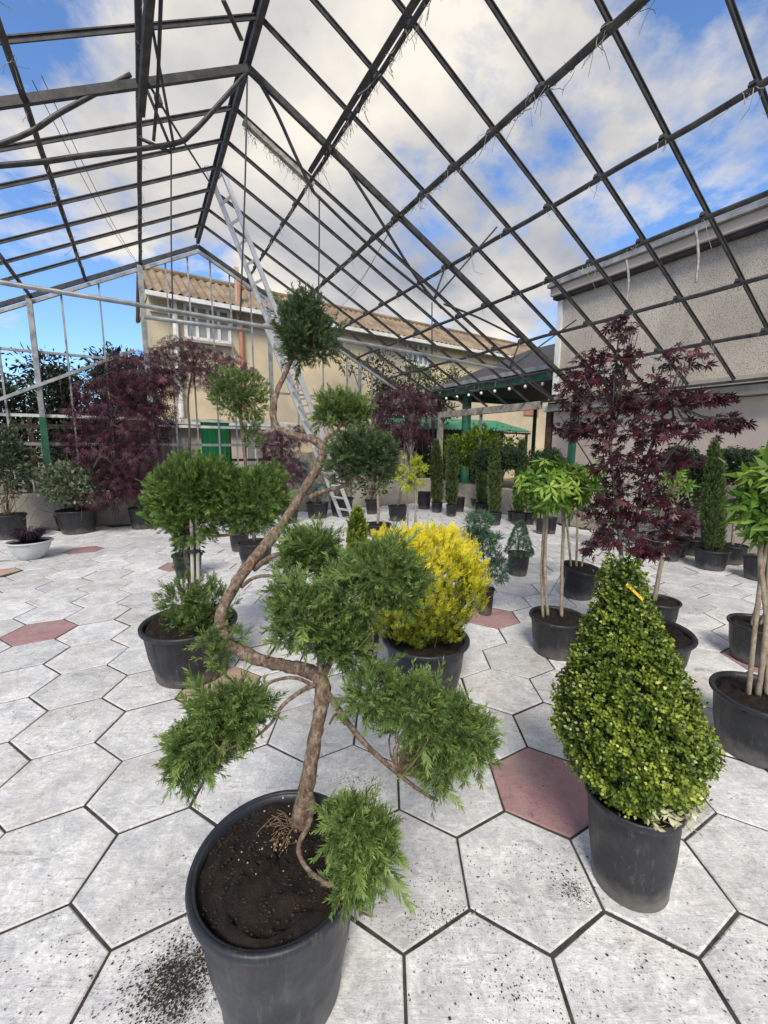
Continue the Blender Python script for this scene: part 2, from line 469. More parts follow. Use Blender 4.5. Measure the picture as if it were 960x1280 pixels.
def lathe(profile, c, seg=32, axis=Z, start=0.0):
    """profile [(r, z)...] about the vertical through c"""
    c = np.asarray(c, float); a = np.arange(seg) * 2 * math.pi / seg + start
    V = []; m = len(profile)
    for r, z in profile:
        V.append(np.stack([c[0] + r * np.cos(a), c[1] + r * np.sin(a), np.full(seg, c[2] + z)], 1))
    V = np.concatenate(V)
    Fc = [[i * seg + j, i * seg + (j + 1) % seg, (i + 1) * seg + (j + 1) % seg, (i + 1) * seg + j] for i in range(m - 1) for j in range(seg)]
    return V, Fc


# ------------------------------------------------------------------ foliage templates (axis +Z, face +Y)
def blade(base, d, L, w, n=None):
    base = np.asarray(base, float); d = unit(d); nn = np.array([0, 1., 0]) if n is None else np.asarray(n, float)
    x = np.cross(d, nn); x = unit(x) if np.linalg.norm(x) > 1e-4 else np.array([1., 0, 0])
    return [base, base + d * L * 0.45 + x * w / 2, base + d * L, base + d * L * 0.45 - x * w / 2]


def make_tpl(blades, tints):
    V = np.array([p for b in blades for p in b]); Fq = np.arange(len(V)).reshape(-1, 4)
    return V, Fq, np.repeat(np.asarray(tints, float), 4) if len(tints) == len(blades) else np.asarray(tints, float)


def tpl_sprig(n=16, spread=0.6, flat=0.5, w=0.06, seed=1, l0=0.5):
    g = np.random.default_rng(seed); bl = []; ti = []
    bl.append(blade((0, 0, 0), (0, 0, 1), 1.0, w)); ti.append(0.1)
    for i in range(n):
        z = 0.08 + 0.84 * i / (n - 1); a = (i % 2) * math.pi + g.normal() * 0.9 * (1 - flat)
        up = 0.9 + 0.4 * z
        d = np.array([math.cos(a) * spread, math.sin(a) * spread * (1 - flat * 0.6), up * 0.8])
        L = l0 * (1.05 - 0.55 * z) * g.uniform(0.8, 1.2)
        bl.append(blade((0, 0, z), d, L, w * g.uniform(0.85, 1.25), (g.normal() * 0.6, 1, g.normal() * 0.4))); ti.append(-0.05 + 0.42 * z + g.uniform(-0.08, 0.1))
    return make_tpl(bl, ti)


def tpl_shoot(pairs=4, L=0.42, w=0.24, seed=2):
    g = np.random.default_rng(seed); bl = []; ti = []
    for i in range(pairs):
        z = 0.1 + 0.8 * i / max(pairs - 1, 1)
        for s in (0, 1):
            a = s * math.pi + i * math.pi / 2 + g.normal() * 0.3
            d = np.array([math.cos(a), math.sin(a), 0.55 + 0.5 * z])
            n = np.cross(d, (math.sin(a), -math.cos(a), 0)) + g.normal(size=3) * 0.25
            bl.append(blade((0, 0, z), d, L * (1.1 - 0.35 * z), w, n)); ti.append(-0.1 + 0.35 * z)
    return make_tpl(bl, ti)


def tpl_leaf(w=0.4):
    V = np.array([[0, 0, 0], [w * .38, .06, .3], [w * .5, .07, .55], [0, -.05, 1.0], [-w * .5, .07, .55], [-w * .38, .06, .3], [0, 0, .45]])
    Fq = np.array([[0, 1, 2, 6], [6, 2, 3, 3], [0, 6, 4, 5], [6, 3, 4, 4]])
    V = np.array([V[0], V[1], V[2], V[6], V[6], V[2], V[3], V[4], V[0], V[6], V[4], V[5]])
    return V, np.arange(12).reshape(-1, 4), np.zeros(12)


def tpl_palm(lobes=7, w=0.2, span=1.9, droop=0.12):
    bl = []; ti = []
    for i in range(lobes):
        u = (i - (lobes - 1) / 2) / ((lobes - 1) / 2)
        a = u * span; L = 1.0 - 0.5 * abs(u) ** 1.3
        d = np.array([math.sin(a), -droop - 0.1 * abs(u), math.cos(a)])
        bl.append(blade((0, 0, 0), d, L, w * (1.1 - 0.3 * abs(u)), (0, 1, 0.1))); ti.append(0.0)
    return make_tpl(bl, ti)


def tpl_needles(n=20, seed=4, w=0.055, spread=1.0):
    g = np.random.default_rng(seed); bl = []; ti = []
    for i in range(n):
        a = g.uniform(0, 2 * math.pi); z = g.uniform(0, 0.5)
        bl.append(blade((0, 0, z), (math.cos(a) * spread, math.sin(a) * spread, g.uniform(0.5, 1.3)), g.uniform(0.5, 0.8), w, g.normal(size=3))); ti.append(g.uniform(-.1, .2))
    return make_tpl(bl, ti)


TPL = dict(sprig=tpl_sprig(22, 0.60, 0.12, 0.052, 1, 0.42), sprigb=tpl_sprig(20, 0.72, 0.05, 0.055, 5, 0.45), sprigfine=tpl_sprig(10, 0.6, 0.2, 0.13, 7, 0.5),
           fan=tpl_sprig(17, 0.75, 0.7, 0.075, 3, 0.5), shoot=tpl_shoot(3, 0.5, 0.30, 2), leaf=tpl_leaf(0.42), palm=tpl_palm(7, 0.22), lace=tpl_palm(7, 0.085, 1.6, 0.35),
           needles=tpl_needles(), lleaf=tpl_leaf(0.34), rleaf=tpl_leaf(0.62))


def scatter(tpl, P, D, size, N=None, tint=None):
    V0, F0, t0 = TPL[tpl] if isinstance(tpl, str) else tpl
    P = np.asarray(P, float); n = len(P)
    D = np.asarray(D, float); D = D / np.maximum(np.linalg.norm(D, axis=1, keepdims=True), 1e-9)
    if N is None: N = rng.normal(size=(n, 3))
    N = N - D * np.sum(N * D, 1, keepdims=True); N /= np.maximum(np.linalg.norm(N, axis=1, keepdims=True), 1e-9)
    X = np.cross(N, D)
    size = np.broadcast_to(size, (n,))[:, None, None]
    V = (V0[None, :, 0:1] * X[:, None, :] + V0[None, :, 1:2] * N[:, None, :] + V0[None, :, 2:3] * D[:, None, :]) * size + P[:, None, :]
    k = len(V0)
    Fq = (F0[None] + (np.arange(n) * k)[:, None, None]).reshape(-1, F0.shape[1])
    tint = rng.uniform(0.1, 0.75, n) if tint is None else tint
    T_ = np.clip(tint[:, None] + t0[None], 0, 1)
    return V.reshape(-1, 3), Fq, T_.ravel()


def cat_sc(items):
    Vs, Fs, Ts, o = [], [], [], 0
    for V, Fq, T_ in items:
        Vs.append(V); Fs.append(Fq + o); Ts.append(T_); o += len(V)
    return np.concatenate(Vs), np.concatenate(Fs), np.concatenate(Ts)


def ell(c, r, n, shell=0.55, top=0.0, power=0.6):
    """points through an ellipsoid, denser towards its surface; returns points and outward directions"""
    u = rng.normal(size=(n, 3)); u[:, 2] += top; u /= np.linalg.norm(u, axis=1, keepdims=True)
    rad = shell + (1 - shell) * rng.uniform(size=(n, 1)) ** power
    r = np.asarray(r, float)
    lump = 1 + 0.13 * np.sin(u[:, 0:1] * 5.1 + c[0] * 9) + 0.12 * np.sin(u[:, 1:2] * 6.3 + c[1] * 7) + 0.10 * np.sin(u[:, 2:3] * 7.7 + c[0] * 5)
    P = np.asarray(c, float) + u * r * rad * lump
    d = u / r; d /= np.linalg.norm(d, axis=1, keepdims=True)
    return P, d


# ------------------------------------------------------------------ the ground and the hexagonal paving
g = mesh('ground', [[-400, -400, -0.09], [400, -400, -0.09], [400, 400, -0.09], [-400, 400, -0.09]], [[0, 1, 2, 3]], 'earth'); tag(g, 'bare brown earth around the glasshouse and yard', 'ground', kind='structure')
W = 0.441; SIDE = W / math.sqrt(3)
q = [G(-4.75, -3.2, -0.006), G(7.15, -3.2, -0.006), G(7.15, 9.35, -0.006), G(-4.75, 9.35, -0.006)]
pav = mesh('pavement', q, [[0, 1, 2, 3]], 'joint'); tag(pav, 'dark joint bed under pale hexagonal concrete paving', 'pavement', kind='structure')


def hex_mesh(gg):
    """a hexagonal slab whose worn edges wander by a millimetre or two"""
    Rr = SIDE - 0.0042; V = []; Fc = []; ring = []
    for i in range(6):
        a0 = math.pi / 2 + i * math.pi / 3; a1 = a0 + math.pi / 3
        p0 = np.array([math.cos(a0), math.sin(a0)]) * (Rr - abs(gg.normal()) * .0016); p1 = np.array([math.cos(a1), math.sin(a1)]) * Rr
        ring += [p0, (p0 + p1) / 2 * (1 - abs(gg.normal()) * .004)]
    n = len(ring)
    for k, z in ((1.0, -.045), (1.0, -.003), (1 - .0055 / Rr, 0.0)):
        for p in ring: V.append((p[0] * k, p[1] * k, z - (abs(gg.normal()) * .0012 if z < 0 else 0)))
    for r_ in range(2):
        for i in range(n): Fc.append([r_ * n + i, r_ * n + (i + 1) % n, (r_ + 1) * n + (i + 1) % n, (r_ + 1) * n + i])
    Fc.append([2 * n + i for i in range(n)])
    return V, Fc


hexes = [hex_mesh(np.random.default_rng(40 + i)) for i in range(6)]
hv, hf = hexes[0]
hex_me = {}
for key in ('tile', 'tile_pink', 'tile_tan'):
    for i, (hv_, hf_) in enumerate(hexes):
        me = bpy.data.meshes.new('tile'); me.from_pydata(hv_, [], hf_); me.update(); me.materials.append(M[key]); hex_me[key, i] = me
_ct, _st = math.cos(TH), math.sin(TH)


def lat2w(qx, qy): return np.array([_ct * qx + _st * qy, -_st * qx + _ct * qy, 0])
def w2lat(P): return np.array([_ct * P[0] - _st * P[1], _st * P[0] + _ct * P[1]])


OX, OY = 0.335 * 1.5, 0.866 * 1.5
special = {}
for (px, py, kind) in [(661, 985, 'tile_pink'), (45, 793, 'tile_pink'), (613, 775, 'tile_pink'), (250, 870, 'tile_tan'), (100, 689, 'tile_pink'),
                       (222, 712, 'tile_pink'), (920, 826, 'tile_pink'), (20, 713, 'tile_tan')]:
    ql = w2lat(gnd(px, py)) - np.array([OX, OY]); j = round(ql[1] / (1.5 * SIDE)); i = round((ql[0] - W / 2 * (j % 2)) / W); special[(i, j)] = kind
cells = []
for j in range(-14, 34):
    for i in range(-40, 40):
        c = lat2w(OX + i * W + W / 2 * (j % 2), OY + j * 1.5 * SIDE); s, t = ST(c)
        if -4.6 < s < 7.0 and -2.9 < t < 9.25:
            x, y, zc = proj(c)
            vis = zc > 0.3 and -90 < x < 1050 and y < 1400
            cells.append((0 if vis else 1, np.linalg.norm(c), i, j, c))
cells.sort(key=lambda e: e[:2])
rest = []
for k, (inv, dist, i, j, c) in enumerate(cells):
    key = special.get((i, j), 'tile')
    rz = -TH + rng.normal() * 0.004
    tx, ty, dz = rng.normal() * 0.005, rng.normal() * 0.005, rng.normal() * 0.0015 - 0.001
    if k < 300 or key != 'tile':
        o = bpy.data.objects.new('tile', hex_me[key, int(rng.integers(0, 6))]); col.objects.link(o); o.parent = pav
        o.location = (c[0], c[1], dz); o.rotation_euler = (tx, ty, rz + int(rng.integers(0, 6)) * math.pi / 3)
    else:
        Mx = np.array(Matrix.Rotation(rz, 3, 'Z')) @ np.array(Matrix.Rotation(ty, 3, 'Y')) @ np.array(Matrix.Rotation(tx, 3, 'X'))
        rest.append((np.array(hv) @ Mx.T + c + np.array([0, 0, dz]), hf))
V, Fc = join(rest); o = mesh('far_tiles', V, Fc, 'tile', pav); o['kind'] = 'stuff'


# soil crumbs spilled over the tiles
def crumbs(name, spots, mat, size, label, cat='soil', seed=3):
    gg = np.random.default_rng(seed); items = []
    base = np.array([[1, 0, 0], [0, 1, 0], [-1, 0, 0], [0, -1, 0], [0, 0, 0.7], [0, 0, -0.2]])
    fcs = [[0, 1, 4], [1, 2, 4], [2, 3, 4], [3, 0, 4]]
    for (px, py, n, sx, sy) in spots:
        c = gnd(px, py)
        for _ in range(n):
            d = gg.normal(size=2); P = c + np.array([d[0] * sx, d[1] * sy, 0.0015])
            s = size * gg.uniform(0.4, 1.0) ** 2 * (1.5 if gg.uniform() < 0.08 else 1)
            a = gg.uniform(0, 6.3); Rm = np.array([[math.cos(a), -math.sin(a), 0], [math.sin(a), math.cos(a), 0], [0, 0, 1]])
            items.append(((base * np.array([s, s * gg.uniform(0.4, 1), s * 0.7]) * (1 + 0.25 * gg.normal(size=(6, 1)))) @ Rm.T + P, fcs))
    V, Fc = join(items); o = mesh(name, V, Fc, mat); tag(o, label, cat, kind='stuff'); return o


crumbs('spilled_soil', [(228, 1215, 1500, .05, .045), (215, 1245, 900, .05, .04), (200, 1230, 500, .09, .06), (160, 1180, 60, .1, .08), (440, 975, 160, .05, .03), (470, 985, 90, .04, .02), (540, 1105, 260, .13, .09),
                        (690, 1080, 160, .12, .05), (715, 1110, 90, .03, .02), (725, 1125, 60, .03, .02), (640, 1240, 160, .12, .05), (560, 1150, 120, .1, .02), (840, 1220, 160, .2, .08),
                        (930, 1190, 60, .1, .04), (930, 930, 160, .12, .1), (700, 850, 160, .25, .1), (640, 880, 100, .2, .1), (60, 1200, 140, .15, .1), (180, 900, 100, .3, .2), (100, 880, 70, .2, .1),
                        (500, 790, 120, .3, .2), (430, 960, 100, .2, .1), (740, 700, 200, .25, .12), (760, 740, 140, .2, .1), (900, 715, 260, .35, .12), (640, 655, 200, .6, .2), (575, 650, 260, .5, .15), (50, 706, 500, .22, .07), (150, 714, 260, .3, .06)],
       'crumb', 0.0036, 'dark crumbs of potting soil scattered over the pale tiles')
crumbs('soil_dust', [(228, 1215, 2600, .05, .045), (212, 1248, 1500, .06, .04), (190, 1225, 700, .1, .07), (440, 975, 500, .05, .03), (470, 988, 300, .04, .02), (715, 1112, 500, .03, .02), (560, 1150, 500, .12, .03), (850, 1215, 500, .2, .06), (930, 925, 500, .12, .09), (640, 1225, 400, .12, .05)],
       'crumb', 0.0019, 'fine dark soil dust smeared on the tiles beside the tubs', 'soil', 9)
crumbs('fallen_leaf_litter', [(550, 1185, 2, .01, .01), (240, 1260, 5, .1, .05), (600, 1145, 3, .05, .02), (840, 1120, 2, .02, .02), (570, 648, 60, .35, .1), (600, 655, 40, .3, .1), (150, 712, 30, .25, .08), (640, 770, 30, .2, .05), (900, 720, 30, .3, .1)],
       'chip', 0.008, 'dry tan leaf scraps lying on the tiles and joints', 'litter', 5)

# ------------------------------------------------------------------ low walls round the paving
TF, SRr = 9.30, 6.95
gm = np.random.default_rng(11)


def wall_block(name, p0, p1, w, h, mat, label, cat='wall', nseg=24):
    """a cast wall with slightly uneven faces"""
    p0 = np.asarray(p0, float); p1 = np.asarray(p1, float); d = unit(p1 - p0); x = np.cross(d, Z)
    prof = [(-w / 2, -0.12), (-w / 2, h * .33), (-w / 2, h * .66), (-w / 2, h - 0.015), (-w / 2 + 0.015, h), (w / 2 - 0.015, h), (w / 2, h - 0.015), (w / 2, -0.12)]
    V = []; Fc = []; m = len(prof)
    for i in range(nseg + 1):
        p = p0 + (p1 - p0) * i / nseg
        for a, z in prof: V.append(p + x * (a + gm.normal() * 0.004) + Z * (z + (gm.normal() * 0.004 if z > 0.1 else 0)))
    for i in range(nseg):
        for k in range(m):
            Fc.append([i * m + k, i * m + (k + 1) % m, (i + 1) * m + (k + 1) % m, (i + 1) * m + k])
    Fc += [list(range(m)), [nseg * m + k for k in range(m)][::-1]]
    o = mesh(name, V, Fc, mat); tag(o, label, cat); return o


wall_block('low_wall', G(-4.8, TF + .11), G(SRr + .22, TF + .11), .2, .64, 'concrete', 'low grey concrete wall under the gable end behind the ladder')
wall_block('low_wall', G(SRr + .12, TF - .003), G(SRr + .12, 5.98), .2, .57, 'concrete', 'low concrete wall behind the slim column cypresses')
wall_block('low_wall', G(-4.75, TF), G(-4.75, -3), .2, .6, 'concrete', 'low concrete wall under the open side eave of the glasshouse')

# ------------------------------------------------------------------ greenhouse frame
SA, ZA, SE, ZE = 1.2, 5.28, 6.95, 2.35
KS = (ZA - ZE) / (SE - SA); SL = SA - (SE - SA)
gh = thing('greenhouse_frame', G(SA, 4.65, 0), 'bare rusty steel skeleton of a glasshouse with no glass, spanning the paved yard', 'greenhouse')


def roofz(s): return ZA - KS * abs(s - SA)


nR = unit(B * KS + Z); nL = unit(-B * KS + Z)


def tee(p0, p1, up, w=0.033, h=0.042):
    return join([boxv(np.asarray(p0) + up * h * .42, np.asarray(p1) + up * h * .42, w, 0.010, up), boxv(np.asarray(p0) - up * 0.004, np.asarray(p1) - up * 0.004, 0.014, h * .8, up)])


tbars = [-1.8, -1.23, -.66, -.09, .48, 1.05, 1.62, 2.2, 2.77, 3.33, 3.9, 4.45, 5.05, 5.65, 6.25, 6.85, 7.45, 8.05, 8.65]
for t in tbars:
    for sg, nn in ((1, nR), (-1, nL)):
        e = SA + sg * (SE - SA) * (1.0 if t < 5.9 or sg < 0 else 1.0)
        V, Fc = tee(G(SA + sg * .02, t, ZA - .01 + .05), G(e, t, ZE + .05), nn)
        mesh('glazing_bar', V, Fc, 'steel', gh)
V, Fc = join([boxv(G(SA, -2.2, ZA + .02), G(SA, TF, ZA + .02), .055, .08)]); mesh('ridge_beam', V, Fc, 'steel', gh)
V, Fc = boxv(G(SA, -2.2, ZA + .085), G(SA, TF, ZA + .085), .11, .018); mesh('ridge_cap', V, Fc, 'steel', gh)

clamp_me = None
purl = [(.2, 'L'), (-.65, 'L'), (-1.43, 'L'), (-2.3, 'L'), (-3.15, 'L'), (-3.95, 'L'), (2.10, 'R'), (3.0, 'R'), (3.81, 'R'), (4.55, 'R'), (5.35, 'R'), (6.08, 'R')]
purl_ob = []
for s, side in purl:
    nn = nR if side == 'R' else nL
    o0 = G(s, -2.2, roofz(s)) - nn * .03; o1 = G(s, TF, roofz(s)) - nn * .03
    n_ = 22; P = np.array([o0 + (o1 - o0) * i / n_ + Z * (-.018 * abs(math.sin(i * 1.9 + s * 3))) + nn * .006 * math.sin(i * 2.3 + s) for i in range(n_ + 1)])
    rad = .027 if s in (.2, -.65, -1.43) else (.031 if s == 3.0 else .024)
    V, Fc = tubev(P, rad, 8); pu = mesh('purlin', V, Fc, 'steel', gh); purl_ob.append((s, side, pu))
    if s == 2.10:    # a doubled longitudinal channel under the first purlin
        V, Fc = boxv(G(s - .10, 2.6, roofz(s) - .06), G(s - .10, 5.35, roofz(s) - .06), .055, .05, nn); mesh('channel', V, Fc, 'steel', gh)
    for t in tbars:
        if side == 'R' and 1.0 < t < 9:
            c = G(s, t, roofz(s)) + nn * .0
            V, Fc = boxv(c - A * .024 - nn * .012, c + A * .024 - nn * .012, .06, .04, nn)
            mesh('clamp', V, Fc, 'steel', pu)
# trusses
for t in (TF, 4.9, 1.32):
    for sg, nn in ((1, nR), (-1, nL)):
        V, Fc = boxv(G(SA, t, ZA - .06), G(SA + sg * (SE - SA), t, ZE - .04), .042, .068, nn)
        mesh('rafter', V, Fc, 'steel', gh)


def rod(pts, r, name='strut', mat='steel', sub=6, n=7):
    P = smooth_path(pts, sub) if len(pts) > 2 else np.array(pts)
    V, Fc = tubev(P, r, n); return mesh(name, V, Fc, mat, gh, smooth=True)


def Tp(x, y, t=4.9): return onT(x, y, t)


rod([G(-4.3, 4.9, 2.83), G(-.94, 4.9, 2.84), Tp(351, 412), Tp(500, 438), Tp(637, 463)], .022, 'tie_beam', 'galv', 3)
rod([Tp(180, 396), Tp(312, 414)], .022, 'tie_pipe', 'galv')
rod([Tp(311, 88), Tp(272, 132), Tp(240, 166), Tp(215, 180), Tp(110, 194), Tp(0, 207), G(-2.6, 4.9, 3.1)], .022)
rod([Tp(163, 93), Tp(80, 138), Tp(0, 180), G(-2.2, 4.9, 3.05)], .020)
rod([Tp(176, 94), Tp(214, 186)], .014); rod([Tp(173, 172), Tp(213, 190)], .016)
rod([Tp(318, 92), Tp(345, 140), Tp(372, 200), Tp(392, 240)], .018)
rod([Tp(430, 203), Tp(479, 281), Tp(522, 349), Tp(552, 385)], .018)
rod([Tp(555, 380), Tp(600, 398), Tp(648, 422)], .014)
rod([Tp(392, 240), Tp(470, 315), Tp(542, 375), Tp(600, 428), Tp(637, 460), Tp(690, 500)], .018)
rod([Tp(542, 375), Tp(556, 335)], .012); rod([Tp(542, 375), Tp(621, 284)], .012)
rod([Tp(637, 460), Tp(651, 424)], .012); rod([Tp(637, 460), Tp(720, 400)], .012)
rod([Tp(309, 96), Tp(306, 240), Tp(300, 402)], .009, 'hanger_rod')
rod([Tp(399, 245), Tp(399, 300), Tp(398, 385)], .008, 'hanger_rod'); rod([Tp(540, 378), Tp(540, 445)], .008, 'hanger_rod')
rod([Tp(214, 188), Tp(214, 300), Tp(216, 390)], .007, 'hanger_rod')
# loose and hanging ironwork at the first purlin
V, Fc = boxv(onT(190, -40, 3.6), onT(176, 145, 4.9), .065, .03, nL); mesh('hanging_channel', V, Fc, 'steel', gh)
rod([onT(202, -30, 3.7), onT(197, 110, 4.75), onT(192, 176, 5.1)], .015, 'loose_rod')
rod([onT(180, -30, 3.9), onT(195, 60, 4.6), onT(218, 186, 4.9)], .013, 'loose_rod')
rod([onT(183, 100, 4.8), onT(222, 165, 5.5), onT(262, 228, 7.0)], .012, 'loose_rod')
V, Fc = boxv(onT(279, 0, 3.4), onT(302, 50, 3.7), .03, .012); mesh('loose_strip', V, Fc, 'steel', gh)
V, Fc = boxv(onT(196, 120, 4.9), onT(200, 132, 4.9), .07, .05); mesh('turnbuckle', V, Fc, 'steel', gh)
V, Fc = boxv(onT(463, 98, 4.0), onT(447, 140, 4.1), .035, .02); mesh('loose_strip', V, Fc, 'steel', gh)
# far gable: double rafter, posts, mullions, rails
for sg in (1, -1):
    V, Fc = boxv(G(SA, TF - .02, ZA - .16), G(SA + sg * (SE - SA), TF - .02, ZE - .14), .05, .05); mesh('gable_rafter', V, Fc, 'galv', gh)
for s, b, wd in ((-1.43, .64, .075), (.2, .64, .085), (2.5, .64, .075), (4.6, .64, .06), (-3.6, .64, .07)):
    V, Fc = boxv(G(s, TF - .03, b), G(s, TF - .03, roofz(s) - .1), wd, wd, A); mesh('post', V, Fc, 'galv', gh)
V, Fc = boxv(G(-1.43, TF - .075, .65), G(-1.43, TF - .075, 1.95), .10, .02, A); mesh('post_sleeve', V, Fc, 'greenpaint', gh)
for s in (-2.9, -2.4, -1.9, -1.0, -.45, .62, 1.0, 1.4, 1.75, 2.15, 3.1, 3.7, 4.3, 4.95, 5.5, 6.1):
    V, Fc = boxv(G(s, TF + .02, .64), G(s, TF + .02, roofz(s) - .12), .028, .03, A); mesh('mullion', V, Fc, 'galv', gh)
V, Fc = boxv(G(-4.4, TF + .05, 3.05), G(.3, TF + .05, 3.02), .05, .04); mesh('rail', V, Fc, 'galv', gh)
V, Fc = boxv(G(2.6, TF + .05, 2.62), G(6.9, TF + .05, 2.58), .05, .04); mesh('rail', V, Fc, 'galv', gh)
V, Fc = boxv(onT(-60, 521, TF - .08), onT(168, 438, TF - .08), .05, .05); mesh('brace', V, Fc, 'galv', gh)
for z, m_ in ((1.98, 'white'), (1.50, 'galv')):
    V, Fc = boxv(G(-4.4, TF + .06, z), G(3.1, TF + .06, z), .03, .05); mesh('rail', V, Fc, m_, gh)
V, Fc = boxv(G(.3, TF + .09, 1.86), G(3.0, TF + .09, 1.86), .04, .05); mesh('rail', V, Fc, 'white', gh)
# right eave beam on posts, left eave
V, Fc = boxv(G(SE, TF, ZE - .03), G(SE, 5.95, ZE - .03), .12, .15); mesh('eave_beam', V, Fc, 'oldwood', gh)
V, Fc = boxv(G(SE + .01, 5.94, ZE + .03), G(SE + .01, -2.2, ZE + .03), .05, .03); mesh('eave_plate', V, Fc, 'steel', gh)
V, Fc = boxv(G(SL, TF, ZE - .03), G(SL, -2.2, ZE - .03), .10, .12); mesh('eave_beam', V, Fc, 'steel', gh)
for t in (9.2, 7.65):
    V, Fc = boxv(G(SE, t, .57), G(SE, t, ZE - .105), .11 if t > 9 else .05, .11 if t > 9 else .05, A); mesh('post', V, Fc, 'oldwood' if t > 9 else 'galv', gh)
V, Fc = boxv(G(SE - .02, 5.15, 0), G(SE - .02, 5.15, ZE - .08), .10, .10, A); mesh('post', V, Fc, 'greenpaint', gh)
for t in (TF - .1, 6.9, 4.9, 2.7, .5, -1.7):
    V, Fc = boxv(G(SL, t, .6), G(SL, t, ZE - .09), .08, .08, A); mesh('post', V, Fc, 'galv', gh)
# slack wires
for a_, b_ in (((40, 100, 4.9), (165, 322, 9.2)), ((52, 95, 4.9), (172, 330, 9.25)), ((490, 282, 5.2), (425, 385, 9.2)), ((487, 290, 5.2), (430, 370, 9.2)), ((172, 200, 6), (176, 330, 9.0))):
    p0, p1 = onT(*a_), onT(*b_); mid = (p0 + p1) / 2 - Z * .12
    rod([p0, mid, p1], .0035, 'wire', 'wire', 5, 4)
# torn film and threads left on bars
items = []
for s, side, pu in purl_ob:
    nn = nR if side == 'R' else nL
    for t in tbars:
        if t < 1 or (side == 'L' and s < -1.5): continue
        for _ in range(rng.integers(2, 9)):
            p = G(s + rng.normal() * .02, t + rng.normal() * .05, roofz(s)) - nn * .06
            L = rng.exponential(.07) + .03; P = [p]; d = np.array([rng.normal() * .4, rng.normal() * .4, -1])
            for k in range(3): p = p + unit(d) * L / 3; d = d + rng.normal(size=3) * .5; P.append(p)
            items.append(tubev(P, .0022, 3))
for s0, t0, s1, t1, n_ in ((SA + .1, 5.65, SA + .95, 5.65, 150), (2.1, 2.8, 2.1, 5.4, 160), (3.0, 1.7, 3.0, 5.2, 260)):
    for _ in range(n_):
        u = rng.uniform(); ss = s0 + (s1 - s0) * u; p = G(ss, t0 + (t1 - t0) * u, roofz(ss) - .055) + rng.normal(size=3) * .012; P = [p]; d = np.array([rng.normal() * .6, rng.normal() * .6, -1.]); L = rng.exponential(.05) + .015
        if s0 == 3.0: d = A * rng.choice([-1, 1]) + rng.normal(size=3) * .3; L *= 1.2
        for k in range(3): p = p + unit(d) * L / 3; d = d + rng.normal(size=3) * .35 - Z * .15; P.append(p)
        items.append(tubev(P, .0024, 3))
V, Fc = join(items); o = mesh('torn_film', V, Fc, 'shred', gh); o['kind'] = 'stuff'
for t in (5.65,):   # felted strip stuck to one bar
    V, Fc = boxv(G(SA + .1, t, ZA - .05), G(SA + .95, t, roofz(SA + .95) - .01), .07, .05, nR); mesh('film_strip', V, Fc, 'shred', gh)
for (x, y0, y1) in ((870, 287, 353), (783, 325, 378)):
    V, Fc = tubev(smooth_path([onS(x, y0, 6.6), onS(x + 3, (y0 + y1) / 2, 6.62), onS(x, y1, 6.6)], 4), .018, 5); mesh('film_rope', V, Fc, 'shred', gh)

# ------------------------------------------------------------------ ladder
base = gnd(434, 648); top = G(SA, 7.17, ZA + .10)
lad = thing('extension_ladder', base, 'tall silver aluminium extension ladder leaning against the ridge of the frame', 'ladder')
ld = unit(top - base); wd = unit(np.cross(ld, Z)); nd = unit(np.cross(wd, ld)); LL = np.linalg.norm(top - base)
if nd[2] < 0: nd = -nd
for (a0, a1, off, hw) in ((0.0, .66, 0.0, .19), (.30, 1.03, .055, .165)):
    for sg in (-1, 1):
        p = base + wd * sg * hw + nd * off
        V, Fc = boxv(p + ld * LL * a0, p + ld * LL * a1, .028, .075, nd); mesh('rail', V, Fc, 'alu', lad)
    k = LL * a0 + .22
    while k < LL * a1 - .08:
        p = base + ld * k + nd * off
        V, Fc = boxv(p - wd * (hw - .012), p + wd * (hw - .012), .035, .028, nd); mesh('rung', V, Fc, 'alu', lad)
        k += .28

# ------------------------------------------------------------------ building on the right (roughcast wall)
SB = 7.22
rb = thing('rendered_building', G(SB, 1, 0), 'tall grey roughcast building wall with corrugated eaves beside the glasshouse', 'building')


def quadbox(s0, s1, t0, t1, z0, z1):
    V = [G(s, t, z) for z in (z0, z1) for (s, t) in ((s0, t0), (s1, t0), (s1, t1), (s0, t1))]
    return np.array(V), [[3, 2, 1, 0], [4, 5, 6, 7], [0, 1, 5, 4], [1, 2, 6, 5], [2, 3, 7, 6], [3, 0, 4, 7]]


TB0, TB1 = -16.0, 5.85
V, Fc = quadbox(SB + .02, SB + 7, TB0, TB1, 2.47, 4.30); mesh('upper_wall', V, Fc, 'roughcast', rb)
V, Fc = quadbox(SB + .005, SB + 7, TB0, TB1 - .01, -.1, 2.19); mesh('lower_wall', V, Fc, 'pinkwall', rb)
V, Fc = quadbox(SB - .20, SB + 6.9, TB0, TB1 - .02, 2.20, 2.46); mesh('ledge', V, Fc, 'concrete', rb)
V, Fc = quadbox(SB - .215, SB - .08, TB0, TB1 - .03, 2.325, 2.35); mesh('ledge_groove', V, Fc, 'slate', rb)
V, Fc = quadbox(SB - .03, SB + .10, TB1 - .06, TB1 + .04, 2.53, 4.28); mesh('corner_trim', V, Fc, 'white', rb)
V, Fc = quadbox(SB - .10, SB + 7.1, TB0, TB1 + .1, 4.305, 4.36); mesh('dark_eave_board', V, Fc, 'slate', rb)  # dark slate-coloured strip between wall and fascia
V, Fc = quadbox(SB - .16, SB + 7.1, TB0, TB1 + .12, 4.362, 4.50); mesh('fascia', V, Fc, 'pinkwall', rb)
V, Fc = quadbox(SB - .24, SB - .10, TB0, TB1 + .14, 4.505, 4.57); mesh('gutter', V, Fc, 'galv', rb)
